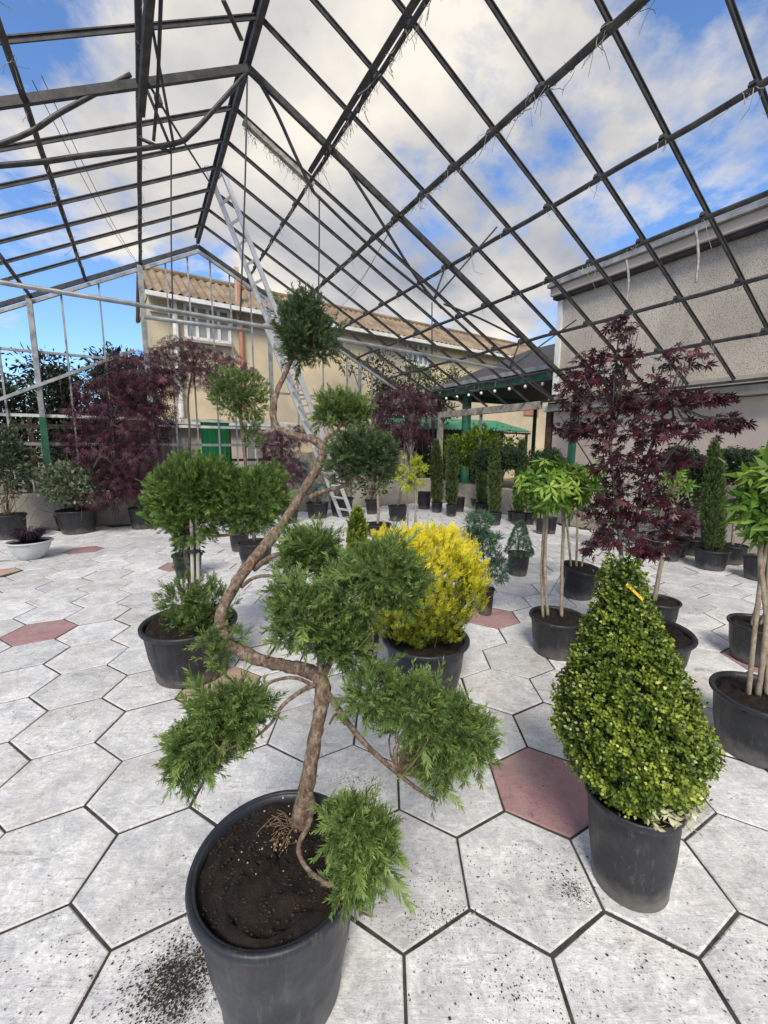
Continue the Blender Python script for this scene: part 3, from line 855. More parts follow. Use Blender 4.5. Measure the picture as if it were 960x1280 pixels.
for i, (ds, z) in enumerate(((-.18, 4.60), (-.05, 4.66), (.10, 4.72), (.25, 4.785))):
    V, Fc = quadbox(SB + ds, SB + ds + .165, TB0, TB1 + .14, z, z + .045); mesh('roof_rib', V, Fc, 'galv', rb)
V = [G(SB + .4, TB0, 4.80), G(SB + .4, TB1 + .12, 4.80), G(SB + 3.6, TB1 + .12, 5.25), G(SB + 3.6, TB0, 5.25), G(SB + 7.2, TB1 + .12, 4.7), G(SB + 7.2, TB0, 4.7),
     G(SB + .4, TB0, 4.5), G(SB + .4, TB1 + .12, 4.5), G(SB + 7.2, TB1 + .12, 4.5), G(SB + 7.2, TB0, 4.5)]
mesh('roof', V, [[0, 1, 2, 3], [3, 2, 4, 5], [1, 7, 8, 4, 2], [0, 3, 5, 9, 6], [6, 7, 1, 0], [5, 4, 8, 9]], 'galv', rb)
# brown framed plaster panel next to the corner
V, Fc = quadbox(SB + .0, SB + .12, 5.90, 6.02, .0, 2.30); mesh('door_jamb', V, Fc, 'brown', rb)
V, Fc = quadbox(SB - .10, SB + .12, 5.86, 6.06, 2.20, 2.318); mesh('lintel', V, Fc, 'white', rb)

# ------------------------------------------------------------------ far cream building behind the gable
D_az = R(56.5); DB = np.array([math.sin(D_az), math.cos(D_az), 0]); DA = np.array([-math.cos(D_az), math.sin(D_az), 0])
FC = onT(194, 480, 14.5); FC[2] = 0            # its near corner on the ground


def FB(u, v, z): return FC + DB * u + DA * v + np.array([0, 0, z])
def onF(x, y):
    P = onplane(x, y, DA, FC @ DA); return float((P - FC) @ DB), float(P[2])


fb = thing('cream_building', FC, 'long cream rendered building with terracotta corrugated roof beyond the gable end', 'building')
UE = 24.0; ze = onF(194, 368)[1]; HV = 1.5; zr = float(onplane(184, 336, DA, FC @ DA + HV)[2]) - ze
V = [FB(0, 0, -.1), FB(UE, 0, -.1), FB(UE, 0, ze), FB(0, 0, ze), FB(0, 2 * HV, -.1), FB(UE, 2 * HV, -.1), FB(UE, 2 * HV, ze), FB(0, 2 * HV, ze)]
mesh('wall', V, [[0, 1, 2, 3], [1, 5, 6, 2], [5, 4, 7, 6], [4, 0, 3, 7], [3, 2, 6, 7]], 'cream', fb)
V = [FB(-.02, 0, ze), FB(-.02, 2 * HV, ze), FB(-.02, HV, ze + zr - .05), FB(.3, 0, ze), FB(.3, 2 * HV, ze), FB(.3, HV, ze + zr - .05)]
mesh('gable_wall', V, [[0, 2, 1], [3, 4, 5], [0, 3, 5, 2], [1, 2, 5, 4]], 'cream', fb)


def corr(u0, u1, v0, v1, z0, z1, step, amp, nv=2):
    """a corrugated roof slope: waves run up the slope"""
    nu = int((u1 - u0) / (step / 4)); V = []; Fc = []
    for j in range(nv + 1):
        for i in range(nu + 1):
            u = u0 + (u1 - u0) * i / nu; k = j / nv
            V.append(FB(u, v0 + (v1 - v0) * k, z0 + (z1 - z0) * k + amp * math.sin(2 * math.pi * u / step) - .012 * ((j * 7 + int(u / 1.1)) % 3)))
    n = nu + 1
    for j in range(nv):
        for i in range(nu): Fc.append([j * n + i, j * n + i + 1, (j + 1) * n + i + 1, (j + 1) * n + i])
    return V, Fc


rf = None
V, Fc = corr(-.12, UE + .3, -.45, HV, ze - .02, ze + zr, .24, .045, 6); rf = mesh('roof', V, Fc, 'tileroof', fb)
V, Fc = corr(-.12, UE + .3, 2 * HV + .45, HV, ze - .02, ze + zr, .24, .045, 6); mesh('roof', V, Fc, 'tileroof', fb)
V, Fc = tubev([FB(-.13, HV, ze + zr + .03), FB(UE, HV, ze + zr + .03)], .09, 8); mesh('ridge', V, Fc, 'tileroof', rf)
V, Fc = boxv(FB(-.13, -.46, ze - .12), FB(UE, -.46, ze - .12), .10, .12); mesh('gutter', V, Fc, 'white', rf)
V, Fc = boxv(FB(-.08, -.42, ze - .10), FB(-.08, HV - .05, ze + zr - .14), .05, .16); mesh('bargeboard', V, Fc, 'slate', rf)
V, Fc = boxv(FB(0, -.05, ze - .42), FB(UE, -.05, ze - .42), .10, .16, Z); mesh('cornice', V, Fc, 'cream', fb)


def window(x0, y0, x1, y1, bars):
    u0, zt = onF(x0, y0); u1, zb = onF(x1, y1)
    zt = max(zt, zb + .8)
    wo = mesh('window', *boxv(FB((u0 + u1) / 2, -.012, zb), FB((u0 + u1) / 2, -.012, zt), abs(u1 - u0), .03, DA), 'glass', fb)
    for u in np.linspace(u0, u1, bars + 1):
        V, Fc = boxv(FB(u, -.05, zb), FB(u, -.05, zt), .09, .06, DA); mesh('frame', V, Fc, 'white', wo)
    for z in (zb, zt, zb + (zt - zb) * .68):
        V, Fc = boxv(FB(u0 - .04, -.045, z), FB(u1 + .04, -.045, z), .05, .08, Z); mesh('frame', V, Fc, 'white', wo)
    V, Fc = boxv(FB(u0 - .12, -.08, zb - .1), FB(u1 + .12, -.08, zb - .1), .2, .07, Z); mesh('sill', V, Fc, 'concrete', wo)


window(230, 381, 287, 429, 4); window(508, 437, 534, 458, 4)
V, Fc = tubev([FB(onF(299, 400)[0], -.14, .5), FB(onF(299, 400)[0], -.14, ze + .9)], .07, 8); mesh('downpipe', V, Fc, 'copper', fb)
V, Fc = tubev([FB(onF(218, 400)[0], -.14, .5), FB(onF(218, 400)[0], -.14, ze - .1)], .08, 8); mesh('downpipe', V, Fc, 'white', fb)
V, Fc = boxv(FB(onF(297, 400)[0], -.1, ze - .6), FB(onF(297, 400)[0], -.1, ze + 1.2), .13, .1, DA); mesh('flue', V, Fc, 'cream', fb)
for x in (430, 560):
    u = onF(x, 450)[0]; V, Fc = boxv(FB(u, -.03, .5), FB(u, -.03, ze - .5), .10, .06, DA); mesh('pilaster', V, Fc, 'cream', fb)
for (x0, y0, x1, y1) in ((545, 437, 562, 446), (655, 500, 672, 520)):
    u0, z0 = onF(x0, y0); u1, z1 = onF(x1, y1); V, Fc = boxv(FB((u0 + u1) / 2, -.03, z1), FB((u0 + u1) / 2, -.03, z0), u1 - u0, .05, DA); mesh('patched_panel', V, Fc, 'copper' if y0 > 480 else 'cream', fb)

# ------------------------------------------------------------------ pavilion with bulbs, and green awning
pv = thing('open_pavilion', G(9.3, 9, 0), 'dark roofed open pavilion with green fascia beyond the low wall', 'pavilion')
zf = 3.05
V = [G(8.05, 6.0, zf + .22), G(8.05, 11.3, zf + .22), G(13.0, 11.3, zf + .22), G(13.0, 6.0, zf + .22), G(10.4, 8.2, zf + 1.35), G(10.4, 9.4, zf + 1.35),
     G(8.05, 6.0, zf + .16), G(8.05, 11.3, zf + .16), G(13.0, 11.3, zf + .16), G(13.0, 6.0, zf + .16)]
mesh('roof', V, [[0, 1, 5, 4], [1, 2, 5], [2, 3, 4, 5], [3, 0, 4], [0, 6, 7, 1], [1, 7, 8, 2], [2, 8, 9, 3], [3, 9, 6, 0]], 'slate', pv)
V, Fc = quadbox(8.12, 12.9, 6.06, 11.24, zf + .10, zf + .15); mesh('soffit', V, Fc, 'darkwood', pv)
for (a, b) in (((8.02, 5.98), (8.02, 11.32)), ((8.02, 11.32), (13.0, 11.32)), ((8.02, 5.98), (13.0, 5.98))):
    V, Fc = boxv(G(*a, zf + .04), G(*b, zf + .04), .07, .20); mesh('fascia', V, Fc, 'greenpaint', pv)
V, Fc = boxv(G(7.94, 5.98, zf + .20), G(7.94, 11.3, zf + .20), .12, .10); mesh('gutter', V, Fc, 'galv', pv)
for (s, t) in ((8.3, 9.75), (8.3, 6.2), (12.6, 11), (8.35, 11.15)):
    V, Fc = tubev([G(s, t, 0), G(s, t, zf + .1)], .13 if t > 9 and s < 9 and t < 10 else .07, 14); mesh('post', V, Fc, 'greenpaint', pv)
for dt in (-.45, .45):
    V, Fc = boxv(G(8.35, 11.15, zf - .5), G(8.35, 11.15 + dt, zf), .06, .06, B); mesh('brace', V, Fc, 'greenpaint', pv)
sl = thing('string_light', G(8.0, 8.5, zf - .1), 'string of small white bulbs hung along the pavilion fascia', 'string light')
P = [G(7.97, 6.05 + i * .125, zf - .07 - .035 * abs(math.sin(i * math.pi / 4))) for i in range(43)]
V, Fc = tubev(P, .006, 4); mesh('cable', V, Fc, 'wire', sl)
for i in range(11):
    p = G(7.97, 6.05 + .25 + i * .5, zf - .075 - .03)
    V, Fc = lathe([(0.001, -.085), (.03, -.07), (.040, -.045), (.032, -.018), (.015, 0), (.001, .001)], p, 10); mesh('bulb', V, Fc, 'bulb', sl, smooth=True)
aw = thing('green_awning', G(9, 13, 0), 'green corrugated awning over a dark stall behind the potted laurel', 'awning')
zt_ = 2.45
V = []; Fc = []; nU = 150
for j, (t, z) in enumerate(((12.2, 2.10), (14.2, 2.62))):
    for i in range(nU + 1):
        s = 7.4 + 6.4 * i / nU; V.append(G(s, t, z + .03 * math.sin(i * 2 * math.pi / 4)))
for i in range(nU): Fc.append([i, i + 1, nU + 2 + i, nU + 1 + i])
mesh('sheet', V, Fc, 'greenroof', aw)
V, Fc = boxv(G(7.4, 12.25, 2.03), G(13.8, 12.25, 2.03), .06, .07); mesh('front_beam', V, Fc, 'darkwood', aw)
for s in (7.5, 10.4, 13.6):
    V, Fc = boxv(G(s, 12.25, 0), G(s, 12.25, 2.0), .08, .08, A); mesh('post', V, Fc, 'darkwood', aw)
for i in range(24):
    s = 7.45 + i * .265; V, Fc = boxv(G(s, 13.6, 0), G(s, 13.6, 2.3), .24, .03, A); mesh('plank', V, Fc, 'darkwood', aw)

# ------------------------------------------------------------------ clutter beyond the far wall
bn = thing('green_panel_bin', onT(270, 600, 10.3) * [1, 1, 0], 'bright green ribbed metal bin standing behind the low wall', 'bin')
cc = onT(270, 560, 10.3)
V = []; Fc = []; n_ = 60
for z in (0.0, onT(270, 529, 10.3)[2]):
    for i in range(n_):
        a = 2 * math.pi * i / n_; r = .29 + .014 * math.cos(a * 15); V.append([cc[0] + r * math.cos(a), cc[1] + r * math.sin(a), z])
for i in range(n_): Fc.append([i, (i + 1) % n_, n_ + (i + 1) % n_, n_ + i])
Fc.append([n_ + i for i in range(n_)]); Fc.append(list(range(n_))[::-1])
mesh('body', V, Fc, 'greenbright', bn)
V, Fc = lathe([(.29, 0), (.315, .0), (.315, .04), (.2, .07), (.001, .075)], [cc[0], cc[1], onT(270, 529, 10.3)[2] + .002], 30); mesh('lid', V, Fc, 'greenbright', bn)
rk = thing('timber_rack', onT(310, 600, 10.6) * [1, 1, 0], 'dark brown timber plant rack next to the green bin', 'rack')
for x in (287, 306, 330, 352):
    p = onT(x, 560, 10.6); V, Fc = boxv([p[0], p[1], 0], [p[0], p[1], 1.95], .07, .07, A); mesh('upright', V, Fc, 'brown', rk)
for z in (.75, 1.15, 1.5, 1.9):
    p, q_ = onT(284, 560, 10.55), onT(356, 560, 10.55); V, Fc = boxv([p[0], p[1], z], [q_[0], q_[1], z], .10, .06); mesh('shelf_rail', V, Fc, 'brown', rk)
sh = thing('white_shed', onT(210, 600, 12.0) * [1, 1, 0], 'low whitewashed shed with small windows behind the purple maples', 'shed')
_p = onT(60, 560, 12.2); _q = onT(355, 560, 12.2); _p[2] = _q[2] = 0
V, Fc = boxv(_p + A * .6 + Z * .95, _q + A * .6 + Z * .95, 1.2, 2.1); mesh('wall', V, Fc, 'pinkwall', sh)
V, Fc = boxv(_p + A * .5 + Z * 2.08, _q + A * .5 + Z * 2.08, 1.6, .14); mesh('roof', V, Fc, 'white', sh)
for k_ in (.28, .47, .66, .85):
    c_ = _p + (_q - _p) * k_; wi = mesh('window', *boxv(c_ - A * .012 + Z * .95, c_ - A * .012 + Z * 1.65, .5, .02, A), 'glass', sh)
    for du in (-.25, 0, .25):
        V, Fc = boxv(c_ + B * du - A * .03 + Z * .92, c_ + B * du - A * .03 + Z * 1.68, .05, .03, A); mesh('frame', V, Fc, 'white', wi)
fn = thing('board_fence', G(5, 11.6, 0), 'weathered grey board fence behind the far wall and the laurels', 'fence')
for i in range(34):
    s = 3.3 + i * .135; h_ = 1.35 + rng.normal() * .03
    V, Fc = boxv(G(s, 11.6 + rng.normal() * .006, 0), G(s, 11.6, h_), .125, .022, A); mesh('board', V, Fc, 'oldwood', fn)
for z in (.4, 1.1):
    V, Fc = boxv(G(3.2, 11.64, z), G(7.9, 11.64, z), .04, .08); mesh('fence_rail', V, Fc, 'oldwood', fn)
fn = thing('slat_fence', G(-3, 10.4, 0), 'dark horizontal slat fence between the far wall and the hedge', 'fence')
for i in range(5):
    z = .55 + i * .32; V, Fc = boxv(G(-5.5, 10.3, z), G(.1, 10.3, z), .03, .09); mesh('slat', V, Fc, 'brown', fn)
for s in (-5.3, -3.5, -1.8, 0):
    V, Fc = boxv(G(s, 10.35, 0), G(s, 10.35, 2.05), .08, .06, A); mesh('post', V, Fc, 'brown', fn)

# ------------------------------------------------------------------ pots
def pot(parent, c, rt, rb, h, mat='pot', tilt=None, soil=True, level=.06, lipk=1.0, seg=36, ribs=0):
    """tapered nursery pot with a rolled lip, feet and soil"""
    c = np.asarray(c, float); lip = .075 * h * lipk
    prof = [(0.001, .012), (rb * .86, .012), (rb * .93, 0.0), (rb, .010), (rb * 1.01, h * .12), (rb + (rt - rb) * .50, h * .45), (rt * .965, h - lip * 1.15), (rt * 1.0, h - lip), (rt * 1.015, h - lip * .45), (rt * 1.01, h - .004), (rt * .99, h),
            (rt * .955, h - .002), (rt * .945, h - lip), (rt * .90, h * .7), (rb * .9, h * .2), (.001, h * .2)]
    V, Fc = lathe(prof, (0, 0, 0), seg)
    if ribs:
        an_ = np.arctan2(V[:, 1], V[:, 0]); body = (V[:, 2] > h * .1) & (V[:, 2] < h - lip * 1.1) & (np.hypot(V[:, 0], V[:, 1]) > rb * .95)
        V[:, :2] *= (1 - .022 * body * (np.cos(an_ * ribs) > .55))[:, None]
    V = V * np.array([1 + rng.normal() * .012, 1 + rng.normal() * .012, 1])
    Rm = np.eye(3) if tilt is None else np.array(Matrix.Rotation(tilt[0], 3, 'X')) @ np.array(Matrix.Rotation(tilt[1], 3, 'Y'))
    po = mesh('pot', V @ Rm.T + c, Fc, mat, parent, smooth=True)
    ri = [(rt * 1.016, h - lip * 1.0), (rt * 1.045, h - lip * .7), (rt * 1.05, h - .006), (rt * 1.03, h + .003), (rt * .985, h + .001), (rt * .972, h - .01)]
    V, Fc = lathe(ri, (0, 0, 0), seg); mesh('rim', V @ Rm.T + c, Fc, mat, po, smooth=True)
    if soil:
        n1, n2 = 12, 30; V = [[0, 0, h * (1 - level) + .015]]; Fc = []
        for i in range(1, n1 + 1):
            r = rt * .945 * i / n1
            for j in range(n2):
                a = 2 * math.pi * j / n2
                V.append([r * math.cos(a), r * math.sin(a), h * (1 - level) + (.018 * (1 - (i / n1) ** 2) + rng.normal() * .010 * (rt / .2)) - (.01 if i == n1 else 0)])
        for j in range(n2): Fc.append([0, 1 + j, 1 + (j + 1) % n2])
        for i in range(n1 - 1):
            for j in range(n2): Fc.append([1 + i * n2 + j, 1 + (i + 1) * n2 + j, 1 + (i + 1) * n2 + (j + 1) % n2, 1 + i * n2 + (j + 1) % n2])
        mesh('soil', np.array(V) @ Rm.T + c, Fc, 'soil', po, smooth=True)
    return po


def potpx(cx, yb, wpx, yrim, taper=.80):
    """centre, top radius, foot radius and height from the front foot pixel, rim width and front rim pixel"""
    Pf = gnd(cx, yb); rt = wpx / 2 * Pf[1] / F * 1.04
    for _ in range(4):
        rb_ = rt * taper; dirn = unit(np.array([Pf[0], Pf[1], 0])); c = Pf + dirn * rb_
        zc = proj(np.array([c[0], c[1], .35]))[2]; rt = wpx / 2 * zc / F
    Yf = (c - dirn * rt)[1]; h = onY(cx, yrim, Yf)[2]
    return c * [1, 1, 0], rt, rt * taper, float(np.clip(h, .14, .62))


def mpx(c, z=1.0): return proj(np.array([c[0], c[1], z]))[2] / F      # metres per photo pixel at a plant


def leafy(parent, name, blobs, mat, tpl, size, n, up=.35, out=1.0, shell=.5, top=0., N=None, tint=None, jit=.35):
    """blobs: (centre, radii, share)"""
    tot = sum(b[2] for b in blobs); items = []
    for c, r, w in blobs:
        k = max(8, int(n * w / tot)); P, d = ell(c, r, k, shell, top)
        D = d * out + Z * up + rng.normal(size=(k, 3)) * jit
        Nn = None
        if N == 'out': Nn = d + rng.normal(size=(k, 3)) * .4
        if N == 'up': Nn = Z + rng.normal(size=(k, 3)) * .35 + d * .4
        ti = rng.normal(.38, .22, k) if tint is None else rng.normal(tint, .15, k)
        items.append(scatter(tpl, P, D, size * rng.uniform(.65, 1.2, k) * np.where(rng.uniform(size=k) < .08, 1.5, 1.0), Nn, np.clip(ti, 0, 1)))
    V, Fq, T_ = cat_sc(items); return mesh(name, V, Fq, mat, parent, tint=T_)


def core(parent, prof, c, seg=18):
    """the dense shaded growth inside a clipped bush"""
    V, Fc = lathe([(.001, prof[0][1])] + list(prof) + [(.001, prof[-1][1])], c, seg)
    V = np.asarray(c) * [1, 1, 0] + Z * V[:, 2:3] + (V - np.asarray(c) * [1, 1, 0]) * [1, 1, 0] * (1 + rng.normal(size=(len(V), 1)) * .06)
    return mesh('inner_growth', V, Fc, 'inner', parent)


def ellcore(parent, c, r, k=.74):
    return core(parent, [(float(r[0]) * k * math.cos(a), float(c[2] + r[2] * k * math.sin(a))) for a in np.linspace(-1.4, 1.4, 9)], (c[0], c[1], 0), 14)


def twigs(parent, src, c, r, n, rad=.0022, mat='twig'):
    items = []; src = np.asarray(src, float)
    P, d = ell(c, np.asarray(r) * .8, n, .4)
    for p in P:
        m = (src + p) / 2 + rng.normal(size=3) * .15 * np.linalg.norm(p - src) - Z * .1 * np.linalg.norm(p - src)
        pts = smooth_path([src, m, p], 3); items.append(tubev(pts, np.linspace(rad * 1.6, rad * .5, len(pts)), 4))
    V, Fc = join(items); o = mesh('twigs', V, Fc, mat, parent); o['kind'] = 'stuff'; return o

# ------------------------------------------------------------------ main cloud-pruned juniper
pc = gnd(346, 1083, .40) * [1, 1, 0] + np.array([0, .02, 0])
mj = thing('potted_juniper', pc, 'cloud-pruned juniper with a twisted bare trunk in the largest black tub', 'potted tree')
pot(mj, pc, .218, .165, .405, 'potblue', level=.055, seg=56)
b0 = gnd(374, 1035, .375); Y0 = b0[1]


def jp(x, y, o): return onY(x, y, Y0 + o)
def jm(o): return (Y0 + o) / F * 1.02


tr = [(374, 1036, 0), (378, 1010, .0), (386, 970, .02), (394, 920, .04), (402, 880, .06), (402, 852, .08), (385, 838, .10), (355, 832, .14), (318, 822, .18), (286, 803, .22), (276, 782, .26), (280, 757, .30), (300, 722, .36), (325, 690, .42), (352, 657, .50), (380, 612, .58),
      (400, 578, .64), (403, 560, .66), (390, 549, .68), (365, 543, .70), (347, 534, .72), (341, 515, .74), (346, 490, .76), (356, 468, .78), (368, 440, .80), (378, 415, .82)]
P = smooth_path([jp(*a) for a in tr], 6); tt = np.linspace(0, 1, len(P))
rad = np.interp(tt, [0, .03, .1, .22, .45, .65, .85, 1], [.033, .025, .0215, .0205, .0195, .0175, .013, .007]) * (1 + .10 * np.sin(tt * 61) * np.sin(tt * 23 + 1))
V, Fc = tubev(P, rad, 14, .085); mesh('trunk', V, Fc, 'bark', mj, smooth=True)
for pts, r0, r1 in [([(404, 858, .08), (420, 882, .04), (446, 918, .0), (480, 952, -.02), (520, 985, -.02), (547, 1001, -.02)], .011, .004),
                    ([(432, 905, .02), (420, 893, .05), (412, 905, .06)], .006, .003),
                    ([(402, 852, .08), (380, 862, .04), (355, 880, .0), (338, 905, -.03), (315, 925, -.04)], .008, .003),
                    ([(400, 862, .07), (372, 848, .05), (345, 850, .02), (325, 862, .0), (300, 880, -.02)], .006, .003),
                    ([(384, 985, .02), (391, 1002, -.05), (386, 1030, -.11), (374, 1055, -.155), (377, 1075, -.18), (394, 1095, -.205), (420, 1108, -.22), (442, 1098, -.22)], .0085, .004),
                    ([(402, 850, .08), (420, 815, .12), (448, 775, .14), (478, 735, .16)], .012, .004), ([(402, 846, .08), (398, 815, .12), (392, 780, .15)], .010, .004),
                    ([(318, 712, .40), (335, 698, .36), (352, 692, .32), (368, 694, .30), (380, 706, .28)], .010, .005), ([(302, 733, .36), (318, 722, .32), (340, 720, .28), (356, 727, .26)], .008, .004),
                    ([(386, 622, .58), (405, 614, .56), (425, 609, .55), (438, 601, .55), (447, 586, .56)], .011, .005),
                    ([(404, 562, .66), (408, 548, .67), (420, 540, .68), (429, 526, .70)], .010, .005), ([(347, 536, .72), (334, 540, .72), (322, 540, .72)], .009, .006),
                    ([(330, 826, .16), (345, 806, .14), (332, 800, .12)], .005, .002), ([(400, 590, .63), (415, 600, .6), (432, 606, .58)], .006, .004)]:
    limb('branch', [jp(*a) for a in pts], r0, r1, 'bark', mj, 8, 5)
# (px, py, rx, ry, depth offset, up bias, dark?, count)
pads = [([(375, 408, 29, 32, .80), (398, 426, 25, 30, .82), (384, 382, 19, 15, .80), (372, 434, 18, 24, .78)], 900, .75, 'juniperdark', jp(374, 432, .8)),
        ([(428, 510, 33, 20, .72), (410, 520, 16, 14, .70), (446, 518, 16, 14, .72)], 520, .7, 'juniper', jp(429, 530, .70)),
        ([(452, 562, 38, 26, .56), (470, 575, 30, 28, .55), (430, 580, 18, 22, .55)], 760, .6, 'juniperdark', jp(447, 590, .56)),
        ([(388, 684, 38, 24, .28), (372, 700, 26, 22, .27), (408, 705, 20, 26, .26)], 620, .7, 'juniper', jp(380, 708, .28)),
        ([(480, 712, 54, 40, .12), (440, 745, 48, 40, .12), (380, 770, 46, 48, .10), (420, 790, 44, 34, .10), (505, 735, 30, 34, .12), (360, 745, 24, 24, .12), (432, 815, 36, 24, .10)], 1900, .55, 'juniper', jp(420, 812, .12)),
        ([(285, 895, 46, 40, -.04), (255, 925, 46, 40, -.06), (240, 950, 34, 28, -.07), (310, 880, 24, 26, -.03)], 1000, .25, 'juniper', jp(318, 915, -.04)),
        ([(470, 865, 42, 36, -.0), (520, 885, 46, 44, -.02), (565, 910, 44, 46, -.03), (545, 945, 40, 40, -.03), (590, 925, 28, 34, -.03)], 1500, .25, 'juniper', jp(500, 965, -.02)),
        ([(438, 1030, 30, 36, -.19), (455, 1070, 36, 36, -.21), (440, 1105, 24, 22, -.21), (474, 1045, 20, 28, -.20)], 720, .45, 'juniper', jp(425, 1106, -.08)),
        ([(262, 800, 12, 12, .2), (275, 822, 14, 9, .18)], 60, .4, 'juniper', jp(280, 810, .2))]
for blobs, n, up, mat, src in pads:
    bl = []
    for (x, y, rx, ry, o) in blobs:
        m = jm(o); c = jp(x, y, o); bl.append((c, np.array([rx * m * .80, min(rx, ry * 1.3) * m * .8, ry * m * .80]), rx * ry))
    leafy(mj, 'foliage', bl, mat, 'sprig', .041, int(n * 1.0), up=up, shell=.3, jit=.45)
    leafy(mj, 'foliage', bl, mat, 'sprigb', .028, int(n * .95), up=up, shell=.6, jit=.55, tint=.48)
    wl = [(c_w + Z * 0, r_w * 1.08, w_w) for c_w, r_w, w_w in bl]
    leafy(mj, 'foliage', wl, mat, 'sprig', .066, int(n * .13), up=up - .35, shell=.75, jit=.6, tint=.5)
    mid = np.mean([b[0] for b in bl], 0); rr_ = np.max([b[1] for b in bl], 0) + np.std([b[0] for b in bl], 0) * .7
    twigs(mj, src, mid, rr_, 44 if n > 100 else 6)
# pebbles of perlite, chips and root hairs on its soil
items = []
for _ in range(60):
    a, r = rng.uniform(0, 6.28), abs(rng.normal()) * .07; p = b0 * [1, 1, 0] + np.array([r * math.cos(a) - .03, r * math.sin(a) - .06, .404]); s = rng.uniform(.0014, .0036)
    items.append(lathe([(.0001, -s), (s, -s * .3), (s * .8, s * .5), (.0001, s * .8)], p, 5))
V, Fc = join(items); o = mesh('perlite', V, Fc, 'chip', mj); o['kind'] = 'stuff'
items = []
for _ in range(900):
    a, r = rng.uniform(0, 6.28), .2 * math.sqrt(rng.uniform()); p = pc + np.array([r * math.cos(a), r * math.sin(a), .385 + .016 * (1 - (r / .2) ** 2)]); s = rng.uniform(.0015, .0055)
    items.append((np.array([[s, 0, 0], [0, s * .7, 0], [-s, 0, 0], [0, -s * .7, 0], [0, 0, s * .8]]) * (1 + .3 * rng.normal(size=(5, 1))) + p, [[0, 1, 4], [1, 2, 4], [2, 3, 4], [3, 0, 4]]))
V, Fc = join(items); o = mesh('clods', V, Fc, 'crumb', mj); o['kind'] = 'stuff'
items = []
for _ in range(26):
    a = rng.uniform(2.4, 4.6); p = b0 * [1, 1, 0] + np.array([rng.normal() * .02 - .02, -.03 + rng.normal() * .02, .405]); e = p + np.array([math.cos(a) * .06, math.sin(a) * .06, rng.uniform(-.004, .006)])
    items.append(tubev(smooth_path([p, (p + e) / 2 + rng.normal(size=3) * .012 + Z * .01, e], 3), .0011, 4))
V, Fc = join(items); o = mesh('roots', V, Fc, 'twig', mj); o['kind'] = 'stuff'

# ------------------------------------------------------------------ clipped box cone
Pf = gnd(782, 1137); bxr = .115; bc = Pf + unit([Pf[0], Pf[1], 0]) * .118; bc[2] = 0
bx = thing('potted_box_cone', bc, 'box bush clipped to a cone with a yellow tag in a plain black pot', 'potted shrub')
ht = float(onY(782, 1032, bc[1] - .14)[2])
pot(bx, bc, .146, .118, ht, 'pot', tilt=(0, -.05), level=.1, seg=44)
prof = [(702, 6), (715, 13), (735, 18), (755, 22), (775, 31), (800, 42), (830, 56), (865, 72), (900, 85), (935, 97), (965, 101), (990, 97), (1005, 84), (1016, 60)]
zz = np.array([onY(785, y, bc[1] - (.75 * r * bc[1] / F if y > 900 else (y - 700) / 200 * .3 * r * bc[1] / F))[2] for y, r in prof]); rr2 = np.array([r * np.interp(y, [700, 800, 900, 960], [.98, .97, .90, .84]) for y, r in prof]) * bc[1] / F
n = 7800; area = np.interp(np.linspace(zz.min(), zz.max(), 400), zz[::-1], rr2[::-1]); cdf = np.cumsum(area); cdf /= cdf[-1]
zs = np.interp(rng.uniform(size=n), cdf, np.linspace(zz.min(), zz.max(), 400)); rs = np.interp(zs, zz[::-1], rr2[::-1])
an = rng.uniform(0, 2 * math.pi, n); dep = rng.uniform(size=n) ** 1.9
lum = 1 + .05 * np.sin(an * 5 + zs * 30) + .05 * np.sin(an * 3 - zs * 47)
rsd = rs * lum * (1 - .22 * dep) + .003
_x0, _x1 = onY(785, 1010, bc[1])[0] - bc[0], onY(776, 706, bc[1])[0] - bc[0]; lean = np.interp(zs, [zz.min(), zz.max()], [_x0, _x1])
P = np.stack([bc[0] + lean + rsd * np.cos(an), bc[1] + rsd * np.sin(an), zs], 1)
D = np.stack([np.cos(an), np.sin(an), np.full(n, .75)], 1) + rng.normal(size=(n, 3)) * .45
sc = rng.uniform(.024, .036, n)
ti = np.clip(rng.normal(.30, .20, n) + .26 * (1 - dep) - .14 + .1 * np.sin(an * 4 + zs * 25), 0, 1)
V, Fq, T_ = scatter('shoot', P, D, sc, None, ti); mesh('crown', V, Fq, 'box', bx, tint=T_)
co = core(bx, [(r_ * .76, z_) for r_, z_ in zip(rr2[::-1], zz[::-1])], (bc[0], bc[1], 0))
for v_ in co.data.vertices: v_.co.x += float(np.interp(v_.co.z, [zz.min(), zz.max()], [_x0, _x1]))
zc_ = np.linspace(ht * .9, zz.max() - .03, 6); limb('trunk', [[bc[0] + float(np.interp(z, [ht, zz.max()], [_x0, _x1])), bc[1], z] for z in zc_], .012, .004, 'barkgrey', bx, 8)
items = []
for _ in range(90):
    a = rng.uniform(0, 6.28); z = rng.uniform(zz.min(), zz.max() * .9); r = np.interp(z, zz[::-1], rr2[::-1]) * .85
    xl = float(np.interp(z, [zz.min(), zz.max()], [_x0, _x1])); items.append(tubev([[bc[0] + xl, bc[1], z - .06], [bc[0] + xl + r * math.cos(a), bc[1] + r * math.sin(a), z]], .0018, 4))
V, Fc = join(items); o = mesh('twigs', V, Fc, 'twig', bx); o['kind'] = 'stuff'
pd_ = np.array([onY(x, y, bc[1] - .195) for x, y in zip(rng.uniform(808, 868, 60), rng.uniform(1012, 1036, 60))]) + rng.normal(size=(60, 3)) * .006
V, Fq, T_ = scatter('leaf', pd_, np.array([.4, -.6, .1]) + rng.normal(size=(60, 3)) * .6, rng.uniform(.018, .030, 60)); mesh('dry_leaves', V, Fq, 'boxdead', bx, tint=T_)
tp = onY(783, 730, bc[1] - .055); te = onY(804, 750, bc[1] - .085)
